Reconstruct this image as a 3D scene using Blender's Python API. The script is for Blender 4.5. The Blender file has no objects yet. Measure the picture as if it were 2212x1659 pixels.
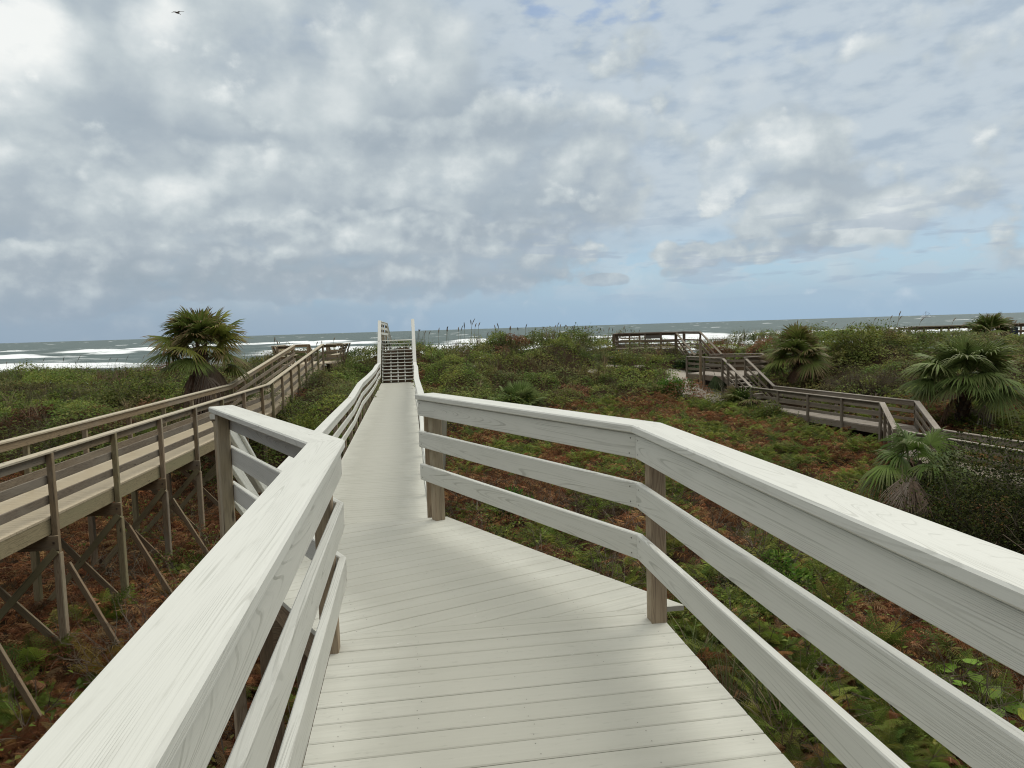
import bpy, math, random
import numpy as np
from mathutils import Vector, Matrix
rng = np.random.default_rng(7)
random.seed(7)
SC = bpy.context.scene
COL = SC.collection
R = math.radians

# ---------------------------------------------------------------- camera frame
EYE = 1.65
FPX, PW, PH = 1533.0, 2212.0, 1659.0           # focal length in pixels of a 2212 px wide picture
PITCH = math.atan(121.5 / FPX)
ROLL = math.atan(67 / 2212)
_R0 = np.array([1, 0, 0.]); _F = np.array([0, math.cos(PITCH), -math.sin(PITCH)]); _U0 = np.array([0, math.sin(PITCH), math.cos(PITCH)])
_R = math.cos(ROLL) * _R0 - math.sin(ROLL) * _U0
_U = math.sin(ROLL) * _R0 + math.cos(ROLL) * _U0

def at(x, y, Y):
    """world point at forward distance Y that the photograph shows at (x, y)"""
    d = _F + _R * (x - PW / 2) / FPX - _U * (y - PH / 2) / FPX
    return np.array([0, 0, EYE]) + d * (Y / d[1])

# boardwalk frame: s along the walk, l to its right
TH = math.atan((887 - 1106) / FPX)
DS = np.array([math.sin(TH), math.cos(TH)]); NL = np.array([math.cos(TH), -math.sin(TH)])
def W(s, l, z=0.0):
    p = DS * s + NL * l
    return np.array([p[0], p[1], z])

# ---------------------------------------------------------------- noise
def _hash(ix, iy, seed):
    h = (ix.astype(np.int64) * 374761393 + iy.astype(np.int64) * 668265263 + seed * 982451653) & 0x7fffffff
    h = ((h ^ (h >> 13)) * 1274126177) & 0x7fffffff
    h = h ^ (h >> 16)
    return (h & 0xffff) / 65535.0
def vnoise(x, y, seed=0):
    x = np.asarray(x, float); y = np.asarray(y, float)
    ix = np.floor(x); iy = np.floor(y); fx = x - ix; fy = y - iy
    fx = fx * fx * (3 - 2 * fx); fy = fy * fy * (3 - 2 * fy)
    a = _hash(ix, iy, seed); b = _hash(ix + 1, iy, seed); c = _hash(ix, iy + 1, seed); d = _hash(ix + 1, iy + 1, seed)
    return (a * (1 - fx) + b * fx) * (1 - fy) + (c * (1 - fx) + d * fx) * fy
def fbm(x, y, seed=0, o=4):
    s = 0; a = .5; t = 0
    for k in range(o):
        s = s + a * vnoise(x * 2 ** k, y * 2 ** k, seed + k); t += a; a *= .5
    return s / t
def sstep(a, b, x):
    t = np.clip((x - a) / (b - a), 0, 1)
    return t * t * (3 - 2 * t)

# ---------------------------------------------------------------- node helpers
class NT:
    def __init__(s, tree):
        s.t = tree; s.n = tree.nodes; s.l = tree.links
    def node(s, typ, **kw):
        n = s.n.new(typ)
        for k, v in kw.items(): setattr(n, k, v)
        return n
    def put(s, sock, v):
        if isinstance(v, bpy.types.NodeSocket): s.l.new(v, sock)
        elif v is not None: sock.default_value = v
    def m(s, op, a, b=None, c=None, clamp=False):
        n = s.node('ShaderNodeMath', operation=op, use_clamp=clamp)
        s.put(n.inputs[0], a)
        if b is not None: s.put(n.inputs[1], b)
        if c is not None: s.put(n.inputs[2], c)
        return n.outputs[0]
    def add(s, a, b): return s.m('ADD', a, b)
    def sub(s, a, b): return s.m('SUBTRACT', a, b)
    def mul(s, a, b): return s.m('MULTIPLY', a, b)
    def mr(s, v, a, b, c=0., d=1., smooth=True):
        n = s.node('ShaderNodeMapRange', interpolation_type='SMOOTHSTEP' if smooth else 'LINEAR')
        s.put(n.inputs[0], v); s.put(n.inputs[1], a); s.put(n.inputs[2], b); s.put(n.inputs[3], c); s.put(n.inputs[4], d)
        return n.outputs[0]
    def mix(s, f, a, b, blend='MIX'):
        n = s.node('ShaderNodeMix', data_type='RGBA', blend_type=blend)
        s.put(n.inputs[0], f); s.put(n.inputs[6], a); s.put(n.inputs[7], b)
        return n.outputs[2]
    def noise(s, vec, scale, detail=4., rough=.5, dist=0., dim='3D', out=0):
        n = s.node('ShaderNodeTexNoise', noise_dimensions=dim)
        s.put(n.inputs['Vector'], vec); s.put(n.inputs['Scale'], scale); s.put(n.inputs['Detail'], detail)
        s.put(n.inputs['Roughness'], rough); s.put(n.inputs['Distortion'], dist)
        return n.outputs[out]
    def xyz(s, x, y, z=0.):
        n = s.node('ShaderNodeCombineXYZ'); s.put(n.inputs[0], x); s.put(n.inputs[1], y); s.put(n.inputs[2], z)
        return n.outputs[0]
    def sep(s, v):
        n = s.node('ShaderNodeSeparateXYZ'); s.put(n.inputs[0], v); return n.outputs
    def vm(s, op, a, b):
        n = s.node('ShaderNodeVectorMath', operation=op); s.put(n.inputs[0], a); s.put(n.inputs[1], b); return n.outputs[0]
    def ramp(s, v, stops, interp='LINEAR'):
        n = s.node('ShaderNodeValToRGB'); s.put(n.inputs[0], v)
        r = n.color_ramp; r.interpolation = interp
        while len(r.elements) < len(stops): r.elements.new(0.5)
        for e, (p, c) in zip(r.elements, stops):
            e.position = p; e.color = (*c, 1)
        return n.outputs[0]

def mat(name):
    m = bpy.data.materials.new(name); m.use_nodes = True
    nt = NT(m.node_tree); b = nt.n['Principled BSDF']
    return m, nt, b
def rgb(r, g, b): return (r, g, b, 1.0)

def leaf_mat(name, rough=.5, spec=.35, trans=.35):
    m, nt, b = mat(name)
    a = nt.node('ShaderNodeAttribute', attribute_name='col')
    nt.put(b.inputs['Base Color'], a.outputs['Color']); b.inputs['Roughness'].default_value = rough
    b.inputs['Specular IOR Level'].default_value = spec
    if trans > 0:
        tr = nt.node('ShaderNodeBsdfTranslucent'); nt.put(tr.inputs[0], a.outputs['Color'])
        mx = nt.node('ShaderNodeMixShader'); mx.inputs[0].default_value = trans
        nt.l.new(b.outputs[0], mx.inputs[1]); nt.l.new(tr.outputs[0], mx.inputs[2])
        nt.l.new(mx.outputs[0], nt.n['Material Output'].inputs[0])
    return m

def wood_white(name, base, line, amount, contours=165., bumpd=.0008):
    """embossed composite board: contour-line grain along the board (UV in metres)"""
    m, nt, b = mat(name)
    uv = nt.node('ShaderNodeUVMap').outputs[0]
    x, y, _ = nt.sep(uv)
    v = nt.xyz(nt.mul(x, .20), nt.mul(y, 4.2))
    n = nt.noise(v, 1., 1., .35, .05)
    s = nt.m('SINE', nt.mul(n, contours * 6.283))
    thick = nt.noise(nt.xyz(nt.mul(x, 1.3), nt.mul(y, 9.)), 1.7, 3.)
    ln = nt.mul(nt.mr(s, .50, .98), nt.mr(thick, .40, .68))
    fine = nt.noise(nt.xyz(nt.mul(x, 3.), nt.mul(y, 260.)), 1., 2., .6)
    tone = nt.noise(nt.xyz(nt.mul(x, .9), nt.mul(y, 2.)), 1.1, 4.)
    ln2 = nt.mul(nt.mr(nt.m('SINE', nt.mul(n, contours * 6.283 * .47)), .90, .99), nt.mr(thick, .34, .6))
    c = nt.mix(nt.mul(nt.m('MAXIMUM', nt.mul(ln, .6), ln2), amount), base, line)
    c = nt.mix(nt.mul(nt.mr(fine, .35, .75), .10), c, line)
    c = nt.mix(nt.mr(tone, .35, .7, 0., .22), c, rgb(base[0] * .78, base[1] * .79, base[2] * .76))
    grime = nt.noise(nt.xyz(nt.mul(x, 2.4), nt.mul(y, 14.)), 1.6, 5., .6)
    c = nt.mix(nt.mul(nt.mr(grime, .58, .76), .26), c, rgb(.26, .255, .20))
    nt.put(b.inputs['Base Color'], c)
    b.inputs['Roughness'].default_value = .55; b.inputs['Specular IOR Level'].default_value = .3
    bp = nt.node('ShaderNodeBump'); bp.inputs['Strength'].default_value = .6; bp.inputs['Distance'].default_value = bumpd
    nt.put(bp.inputs['Height'], nt.sub(nt.mul(fine, .3), ln)); nt.l.new(bp.outputs[0], b.inputs['Normal'])
    return m

def wood_old(name, c_hi, c_lo, c_alt, grain=30., alt=.5, bump=.004):
    """weathered sawn timber, grain along UV x"""
    m, nt, b = mat(name)
    uv = nt.node('ShaderNodeUVMap').outputs[0]
    x, y, _ = nt.sep(uv)
    n = nt.noise(nt.xyz(nt.mul(x, .9), nt.mul(y, 13.)), 1., 3., .5, .4)
    s = nt.m('SINE', nt.mul(n, grain * 6.283))
    ln = nt.mr(s, .0, 1.)
    big = nt.noise(nt.xyz(nt.mul(x, .35), nt.mul(y, 1.1)), 1., 4., .6)
    fib = nt.noise(nt.xyz(nt.mul(x, 4.), nt.mul(y, 160.)), 1., 2., .6)
    c = nt.mix(nt.mul(ln, .5), c_hi, c_lo)
    c = nt.mix(nt.mr(fib, .4, .7, 0., .4), c, c_lo)
    c = nt.mix(nt.mul(nt.mr(big, .42, .62), alt), c, c_alt)
    crack = nt.noise(nt.xyz(nt.mul(x, 1.2), nt.mul(y, 60.)), 1., 2., .5)
    c = nt.mix(nt.mr(crack, .66, .72, 0., .7), c, rgb(c_lo[0] * .4, c_lo[1] * .4, c_lo[2] * .4))
    vo = nt.node('ShaderNodeTexVoronoi'); nt.put(vo.inputs['Vector'], nt.xyz(nt.mul(x, 1.4), nt.mul(y, 6.))); vo.inputs['Scale'].default_value = 1.3
    c = nt.mix(nt.mr(vo.outputs[0], .05, .13, .8, 0.), c, rgb(.06, .045, .035))
    nt.put(b.inputs['Base Color'], c); b.inputs['Roughness'].default_value = .85; b.inputs['Specular IOR Level'].default_value = .15
    bp = nt.node('ShaderNodeBump'); bp.inputs['Strength'].default_value = .5; bp.inputs['Distance'].default_value = bump
    nt.put(bp.inputs['Height'], nt.sub(fib, nt.mul(ln, .4))); nt.l.new(bp.outputs[0], b.inputs['Normal'])
    return m

def deck_mat(name, base, dirt_and_shade, l0, l1, spots=True):
    """composite deck boards with a darker middle: soft rail shade painted in with trodden grime (world position)"""
    m, nt, b = mat(name)
    uv = nt.node('ShaderNodeUVMap').outputs[0]
    x, y, _ = nt.sep(uv)
    geo = nt.node('ShaderNodeNewGeometry').outputs['Position']
    st = nt.noise(nt.xyz(nt.mul(x, 2.2), nt.mul(y, 60.)), 1., 4., .6)
    pt = nt.noise(geo, 1.6, 5., .6)
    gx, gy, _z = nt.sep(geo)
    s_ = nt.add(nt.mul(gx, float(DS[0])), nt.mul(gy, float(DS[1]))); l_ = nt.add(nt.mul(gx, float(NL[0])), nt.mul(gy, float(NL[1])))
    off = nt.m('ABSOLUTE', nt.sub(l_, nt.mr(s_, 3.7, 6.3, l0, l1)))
    trod_and_shade = nt.mr(nt.add(off, nt.mul(nt.sub(pt, .5), .9)), .86, .40)  # middle band: soft shade of the rails put into the colour, with trodden wear
    tone = nt.noise(nt.xyz(nt.mul(x, .15), nt.mul(y, 7.3)), 1., 1.)
    c = nt.mix(nt.mr(st, .35, .7, 0., .30), base, dirt_and_shade)
    c = nt.mix(nt.mul(trod_and_shade, .75), c, dirt_and_shade)
    c = nt.mix(nt.mr(pt, .45, .72, 0., .25), c, dirt_and_shade)
    c = nt.mix(nt.mr(tone, .35, .65, 0., .15), c, rgb(dirt_and_shade[0] * .8, dirt_and_shade[1] * .8, dirt_and_shade[2] * .75))
    if spots:
        big = nt.noise(geo, 2.3, 2.)
        sp = nt.noise(nt.vm('MULTIPLY', geo, (1., .6, 1.)), 30., 4., .7, 2.5)
        k = nt.mul(nt.mr(sp, .66, .71), nt.mr(big, .57, .66))
        c = nt.mix(nt.mul(k, .8), c, rgb(.72, .72, .70))
        scf = nt.noise(nt.xyz(nt.mul(x, 5.), nt.mul(y, 22.)), 2., 4., .65)
        c = nt.mix(nt.mr(scf, .58, .70, 0., .35), c, rgb(dirt_and_shade[0] * .72, dirt_and_shade[1] * .72, dirt_and_shade[2] * .70))
    nt.put(b.inputs['Base Color'], c)
    b.inputs['Roughness'].default_value = .6; b.inputs['Specular IOR Level'].default_value = .25
    bp = nt.node('ShaderNodeBump'); bp.inputs['Strength'].default_value = .25; bp.inputs['Distance'].default_value = .001
    nt.put(bp.inputs['Height'], st); nt.l.new(bp.outputs[0], b.inputs['Normal'])
    return m

M = {}
M['white'] = wood_white('white_composite', rgb(.60, .595, .54), rgb(.19, .185, .15), .46, 74., .0012)
M['white_cap'] = wood_white('white_composite_cap', rgb(.615, .61, .555), rgb(.27, .265, .22), .38, 120.)
M['white_far'] = wood_white('white_composite_trim', rgb(.645, .645, .59), rgb(.38, .37, .32), .4)
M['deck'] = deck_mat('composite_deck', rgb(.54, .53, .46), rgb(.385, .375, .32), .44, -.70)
M['post'] = wood_old('post_timber', rgb(.38, .30, .21), rgb(.185, .135, .092), rgb(.36, .33, .23), 16., .55)
M['brown'] = wood_old('brown_timber', rgb(.29, .22, .138), rgb(.13, .095, .058), rgb(.27, .235, .185), 14., .75)
M['green'] = wood_old('algae_timber', rgb(.32, .27, .165), rgb(.15, .12, .068), rgb(.26, .24, .14), 14., .7)
M['tan'] = deck_mat('tan_deck', rgb(.47, .395, .275), rgb(.37, .305, .21), 40, 41, False)
M['tancap'] = wood_old('tan_cap_timber', rgb(.47, .41, .30), rgb(.31, .26, .185), rgb(.42, .38, .30), 8., .5, .002)
M['grey'] = wood_old('grey_timber', rgb(.21, .172, .128), rgb(.085, .068, .05), rgb(.26, .23, .185), 14., .6)
M['greydeck'] = wood_old('grey_deck_timber', rgb(.31, .27, .225), rgb(.15, .127, .10), rgb(.37, .33, .285), 10., .6)
M['darkwood'] = wood_old('dark_timber', rgb(.20, .145, .10), rgb(.085, .06, .042), rgb(.18, .155, .125), 12., .6)
M['under'] = wood_old('under_timber', rgb(.27, .195, .125), rgb(.12, .085, .055), rgb(.23, .20, .135), 12., .6)
m, nt, b = mat('screw_steel'); b.inputs['Base Color'].default_value = rgb(.12, .115, .10); b.inputs['Roughness'].default_value = .5; M['screw'] = m
m, nt, b = mat('bolt_steel'); b.inputs['Base Color'].default_value = rgb(.12, .09, .07); b.inputs['Metallic'].default_value = .6; b.inputs['Roughness'].default_value = .6; M['bolt'] = m
M['leaf'] = leaf_mat('broad_leaf', .6, .12, .4)
M['fern'] = leaf_mat('fern_leaf', .6, .12, .4)
M['dead'] = leaf_mat('dead_fern_leaf', .85, .05, .3)
M['palm'] = leaf_mat('palm_leaf', .55, .15, .3)
M['grass'] = leaf_mat('dune_grass_blade', .6, .2, .2)
M['bark'] = leaf_mat('rough_bark', .9, .1, 0.)

# ---------------------------------------------------------------- objects
def tag(o, label=None, cat=None, group=None, kind=None):
    if label: o['label'] = label
    if cat: o['category'] = cat
    if group: o['group'] = group
    if kind: o['kind'] = kind
    return o
def empty(name, loc, parent=None):
    o = bpy.data.objects.new(name, None); COL.objects.link(o); o.location = [float(v) for v in loc]
    o.empty_display_size = .2
    if parent is not None: o.parent = parent
    return o
def root_of(o):
    v = Vector((0, 0, 0))
    while o is not None:
        v += o.location; o = o.parent
    return v

class MB:
    """gathers faces with uvs into one mesh"""
    def __init__(s): s.v = []; s.f = []; s.uv = []; s.mi = []
    def face(s, pts, uvs, mi=0):
        n = len(s.v); s.v += [tuple(map(float, p)) for p in pts]
        s.f.append(list(range(n, n + len(pts)))); s.uv.append(uvs); s.mi.append(mi)
    def loft(s, A, B, ulen, mi=0, caps=True):
        """A, B: matching rings of points; u along, v round the ring"""
        n = len(A); u0 = random.random() * 40; v0 = random.random() * 40
        per = [0.]
        for i in range(n): per.append(per[-1] + float(np.linalg.norm(A[(i + 1) % n] - A[i])))
        for i in range(n):
            j = (i + 1) % n
            s.face([A[i], A[j], B[j], B[i]], [(u0, v0 + per[i]), (u0, v0 + per[i + 1]), (u0 + ulen, v0 + per[i + 1]), (u0 + ulen, v0 + per[i])], mi)
        if caps:
            for ring, rev in ((A, True), (B, False)):
                pts = list(ring)[::-1] if rev else list(ring)
                e1 = pts[1] - pts[0]; e1 = e1 / (np.linalg.norm(e1) + 1e-9)
                s.face(pts, [(u0 + .02 * float(np.dot(p - pts[0], e1)), v0 + float(np.linalg.norm(p - pts[0] - e1 * np.dot(p - pts[0], e1)))) for p in pts], mi)
    def beam(s, p0, p1, w, h, up=(0, 0, 1), ch=.004, mi=0, m0=None, m1=None):
        """board from p0 to p1 (its centre line), w across and h along up; m0/m1: end-plane normals (mitres)"""
        p0 = np.asarray(p0, float); p1 = np.asarray(p1, float); d = p1 - p0; L = float(np.linalg.norm(d)); d = d / L
        up = np.asarray(up, float); sd = np.cross(d, up); sd /= np.linalg.norm(sd); up = np.cross(sd, d)
        w *= .5; h *= .5
        if ch > 0:
            pr = [(-w + ch, -h), (w - ch, -h), (w, -h + ch), (w, h - ch), (w - ch, h), (-w + ch, h), (-w, h - ch), (-w, -h + ch)]
        else: pr = [(-w, -h), (w, -h), (w, h), (-w, h)]
        A = []; B = []
        for a, c in pr:
            q = sd * a + up * c
            qa = p0 + q; qb = p1 + q
            if m0 is not None: qa = qa - d * (np.dot(qa - p0, m0) / np.dot(d, m0))
            if m1 is not None: qb = qb - d * (np.dot(qb - p1, m1) / np.dot(d, m1))
            A.append(qa); B.append(qb)
        s.loft(A, B, L, mi)
    def prism(s, poly, z, th, udir, mi=0):
        """flat polygon (ccw xy) with thickness, grain along udir"""
        poly = [np.asarray(p, float) for p in poly]
        vd = np.array([-udir[1], udir[0]]); u0 = random.random() * 40; v0 = random.random() * 40
        uv = [(u0 + float(p @ udir), v0 + float(p @ vd)) for p in poly]
        s.face([(p[0], p[1], z) for p in poly], uv, mi)
        n = len(poly)
        for i in range(n):
            a, c = poly[i], poly[(i + 1) % n]
            s.face([(a[0], a[1], z - th), (c[0], c[1], z - th), (c[0], c[1], z), (a[0], a[1], z)], [(uv[i][0], uv[i][1]), (uv[(i + 1) % n][0], uv[(i + 1) % n][1]), (uv[(i + 1) % n][0], uv[(i + 1) % n][1] + th), (uv[i][0], uv[i][1] + th)], mi)
        s.face([(p[0], p[1], z - th) for p in poly[::-1]], uv[::-1], mi)
    def build(s, name, mats, parent=None, loc=None):
        if not isinstance(mats, (list, tuple)): mats = [mats]
        base = root_of(parent) if parent is not None else Vector((0, 0, 0))
        v = np.array(s.v); org = np.array(base)
        if parent is None: org = np.array([v[:, 0].mean(), v[:, 1].mean(), v[:, 2].min()]) if loc is None else np.asarray(loc, float)
        me = bpy.data.meshes.new(name)
        me.from_pydata((v - org).tolist(), [], s.f)
        for mm in mats: me.materials.append(mm)
        ul = me.uv_layers.new(name='UVMap')
        flat = [c for f in s.uv for q in f for c in q]
        ul.data.foreach_set('uv', flat)
        me.polygons.foreach_set('material_index', s.mi)
        me.update()
        o = bpy.data.objects.new(name, me); COL.objects.link(o)
        if parent is not None: o.parent = parent
        else: o.location = org
        return o

class AC:
    """gathers big numpy meshes with a colour per point"""
    def __init__(s): s.V = []; s.Q = []; s.T = []; s.C = []; s.n = 0
    def put(s, V, Q=None, T=None, C=(1, 1, 1)):
        V = np.asarray(V, float).reshape(-1, 3)
        if Q is not None and len(Q): s.Q.append(np.asarray(Q).reshape(-1, 4) + s.n)
        if T is not None and len(T): s.T.append(np.asarray(T).reshape(-1, 3) + s.n)
        C = np.asarray(C, float)
        if C.ndim == 1: C = np.tile(C, (len(V), 1))
        s.V.append(V); s.C.append(C); s.n += len(V)
    def inst(s, tpl, P, Rm, sc, C):
        """copies of a template (V, Q[, shade per point]) at P with rotation matrices Rm, scale sc, colours C"""
        V, Q = tpl[0], tpl[1]
        sh = tpl[2] if len(tpl) > 2 else None
        N = len(P); k = len(V)
        sc = np.asarray(sc, float); sc = sc[:, None, None] if sc.ndim == 1 else sc
        X = np.einsum('nij,kj->nki', Rm, V) * sc + P[:, None, :]
        Qs = (Q[None, :, :] + (np.arange(N) * k)[:, None, None]).reshape(-1, 4)
        Cc = np.repeat(C, k, axis=0)
        if sh is not None: Cc = Cc * np.tile(sh, N)[:, None]
        s.put(X.reshape(-1, 3), Qs, None, Cc)
    def build(s, name, mats, parent=None, smooth=False):
        if not isinstance(mats, (list, tuple)): mats = [mats]
        V = np.concatenate(s.V); C = np.concatenate(s.C)
        base = np.array(root_of(parent)) if parent is not None else None
        org = base if parent is not None else np.array([V[:, 0].mean(), V[:, 1].mean(), V[:, 2].min()])
        Q = np.concatenate(s.Q) if s.Q else np.zeros((0, 4), int)
        T = np.concatenate(s.T) if s.T else np.zeros((0, 3), int)
        me = bpy.data.meshes.new(name)
        me.vertices.add(len(V)); me.vertices.foreach_set('co', (V - org).astype(np.float32).ravel())
        nl = len(Q) * 4 + len(T) * 3
        me.loops.add(nl); me.loops.foreach_set('vertex_index', np.concatenate([Q.ravel(), T.ravel()]).astype(np.int32))
        me.polygons.add(len(Q) + len(T))
        st = np.concatenate([np.arange(len(Q)) * 4, len(Q) * 4 + np.arange(len(T)) * 3]).astype(np.int32)
        me.polygons.foreach_set('loop_start', st)
        me.update(calc_edges=True)
        ca = me.attributes.new('col', 'FLOAT_COLOR', 'POINT')
        ca.data.foreach_set('color', np.concatenate([C, np.ones((len(C), 1))], 1).astype(np.float32).ravel())
        if smooth: me.polygons.foreach_set('use_smooth', np.ones(len(Q) + len(T), bool))
        for mm in mats: me.materials.append(mm)
        o = bpy.data.objects.new(name, me); COL.objects.link(o)
        if parent is not None: o.parent = parent
        else: o.location = org
        return o

def clip(poly, n, d):
    """part of poly with n.p <= d"""
    out = []
    for i in range(len(poly)):
        a, c = poly[i], poly[(i + 1) % len(poly)]
        da, dc = float(np.dot(n, a)) - d, float(np.dot(n, c)) - d
        if da <= 0: out.append(a)
        if (da < 0 < dc) or (dc < 0 < da): out.append(a + (c - a) * (da / (da - dc)))
    return out
def area(poly):
    return .5 * sum(poly[i][0] * poly[(i + 1) % len(poly)][1] - poly[(i + 1) % len(poly)][0] * poly[i][1] for i in range(len(poly)))

def deck_boards(mb, poly, udir, pitch, z, th=.032, gap=.0026, z2=None, screws=None, joints=False, mi=0, jit=0.):
    """boards along udir laid over an outline; screws: distances along udir where joists run"""
    poly = [np.asarray(p, float)[:2] for p in poly]
    if area(poly) < 0: poly = poly[::-1]
    udir = np.asarray(udir, float); vd = np.array([-udir[1], udir[0]])
    v = [float(p @ vd) for p in poly]; a = min(v); e = max(v); k = 0
    while a < e:
        q = clip(clip(poly, -vd, -(a + gap / 2)), vd, a + pitch - gap / 2)
        if len(q) >= 3 and abs(area(q)) > 1e-4:
            zz = z + random.uniform(-jit, jit)
            q1 = [p + vd * (min(max(float(p @ vd), a + gap / 2 + .006), a + pitch - gap / 2 - .006) - float(p @ vd)) for p in q]
            if len(q1) == len(q):
                u0 = random.random() * 40; v0 = random.random() * 40; zb = zz - .0035
                uvf = lambda p: (u0 + float(p @ udir), v0 + float(p @ vd))
                mb.face([(p[0], p[1], zz) for p in q1], [uvf(p) for p in q1], mi)
                nq = len(q)
                for i_ in range(nq):
                    j_ = (i_ + 1) % nq
                    mb.face([(q[i_][0], q[i_][1], zb), (q[j_][0], q[j_][1], zb), (q1[j_][0], q1[j_][1], zz), (q1[i_][0], q1[i_][1], zz)], [uvf(q[i_]), uvf(q[j_]), uvf(q1[j_]), uvf(q1[i_])], mi)
                    mb.face([(q[i_][0], q[i_][1], zz - th), (q[j_][0], q[j_][1], zz - th), (q[j_][0], q[j_][1], zb), (q[i_][0], q[i_][1], zb)], [uvf(q[i_]), uvf(q[j_]), uvf(q[j_]), uvf(q[i_])], mi)
            elif len(q1) >= 3:
                mb.prism(q1, zz, .0035, udir, mi); mb.prism(q, zz - .0035, th, udir, mi)
            if screws is not None:
                us = [float(p @ udir) for p in q]
                for u in screws:
                    if min(us) + .03 < u < max(us) - .03:
                        for dv in (.03, pitch - .035):
                            if random.random() < .35: continue
                            c = udir * (u + random.uniform(-.014, .014)) + vd * (a + dv); r = .0028
                            mb.face([(c[0] + r * math.cos(t), c[1] + r * math.sin(t), zz + .0012) for t in np.arange(6) * 1.0472], [(0, 0)] * 6, 1)
        a += pitch; k += 1

def perp(d): return np.array([d[1], -d[0]])     # to the right of a heading
def offs(path, a):
    """polyline offset a to the right, mitred (keeps z)"""
    P = [np.asarray(p, float) for p in path]; out = []
    n = len(P)
    dirs = []
    for i in range(n - 1):
        d = (P[i + 1] - P[i])[:2]; dirs.append(d / np.linalg.norm(d))
    for i in range(n):
        d0 = dirs[max(i - 1, 0)]; d1 = dirs[min(i, n - 2)]
        b = perp(d0) + perp(d1); b = b / np.linalg.norm(b); k = a / float(b @ perp(d0))
        q = P[i].copy(); q[:2] += b * k; out.append(q)
    return out
def run_boards(path, a0, a1, z0, z1, name, m, parent, ch=.004, sub=None, screws=False):
    """one board per straight piece of the path between offsets a0..a1 and heights z0..z1, mitred in plan"""
    am = (a0 + a1) / 2; c = offs(path, am); n = len(c)
    dirs = [((c[i + 1] - c[i]) / np.linalg.norm(c[i + 1] - c[i])) for i in range(n - 1)]
    objs = []
    for i in range(n - 1):
        def nrm(j):
            if j == 0 or j == n - 1:
                d = dirs[i].copy(); d[2] = 0
            else:
                x, y = dirs[j - 1].copy(), dirs[j].copy(); x[2] = y[2] = 0
                d = x / np.linalg.norm(x) + y / np.linalg.norm(y)
            return d / np.linalg.norm(d)
        zc = (z0 + z1) / 2; L = np.linalg.norm((c[i + 1] - c[i])[:2]); full = np.linalg.norm(c[i + 1] - c[i])
        mb = MB()
        e = .0008
        mb.beam(c[i] + [0, 0, zc] + dirs[i] * e, c[i + 1] + [0, 0, zc] - dirs[i] * e, abs(a1 - a0), (z1 - z0) * L / full if abs(z1 - z0) > .06 else (z1 - z0), (0, 0, 1), ch, 0, nrm(i), nrm(i + 1))
        if screws:
            f = offs(path, a0); A_, B_ = f[i], f[i + 1]; dd = (B_ - A_) / np.linalg.norm(B_ - A_); nn = perp(dd[:2]); nn = np.array([nn[0], nn[1], 0]) * (-1 if a1 > a0 else 1)
            for e_, sg in ((A_, 1), (B_, -1)):
                for zz in (z0 + .028, z1 - .028):
                    q = e_ + dd * sg * (.045 + random.uniform(-.008, .008)) + [0, 0, zz + random.uniform(-.004, .004)] + nn * .0011
                    mb.face([q + (dd * math.cos(t) + np.array([0, 0, 1.]) * math.sin(t)) * .0052 for t in np.arange(6) * 1.0472], [(0, 0)] * 6, 1)
        objs.append(mb.build(name, [m, M['screw']] if screws else m, parent))
    return objs
def post_at(p, z0, z1, w, m, parent, d=(0, 1), name='post', ch=.006, w2=None):
    mb = MB(); mb.beam((p[0], p[1], z0), (p[0], p[1], z1), w, w2 or w, (d[0], d[1], 0), ch)
    return mb.build(name, m, parent)

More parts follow.
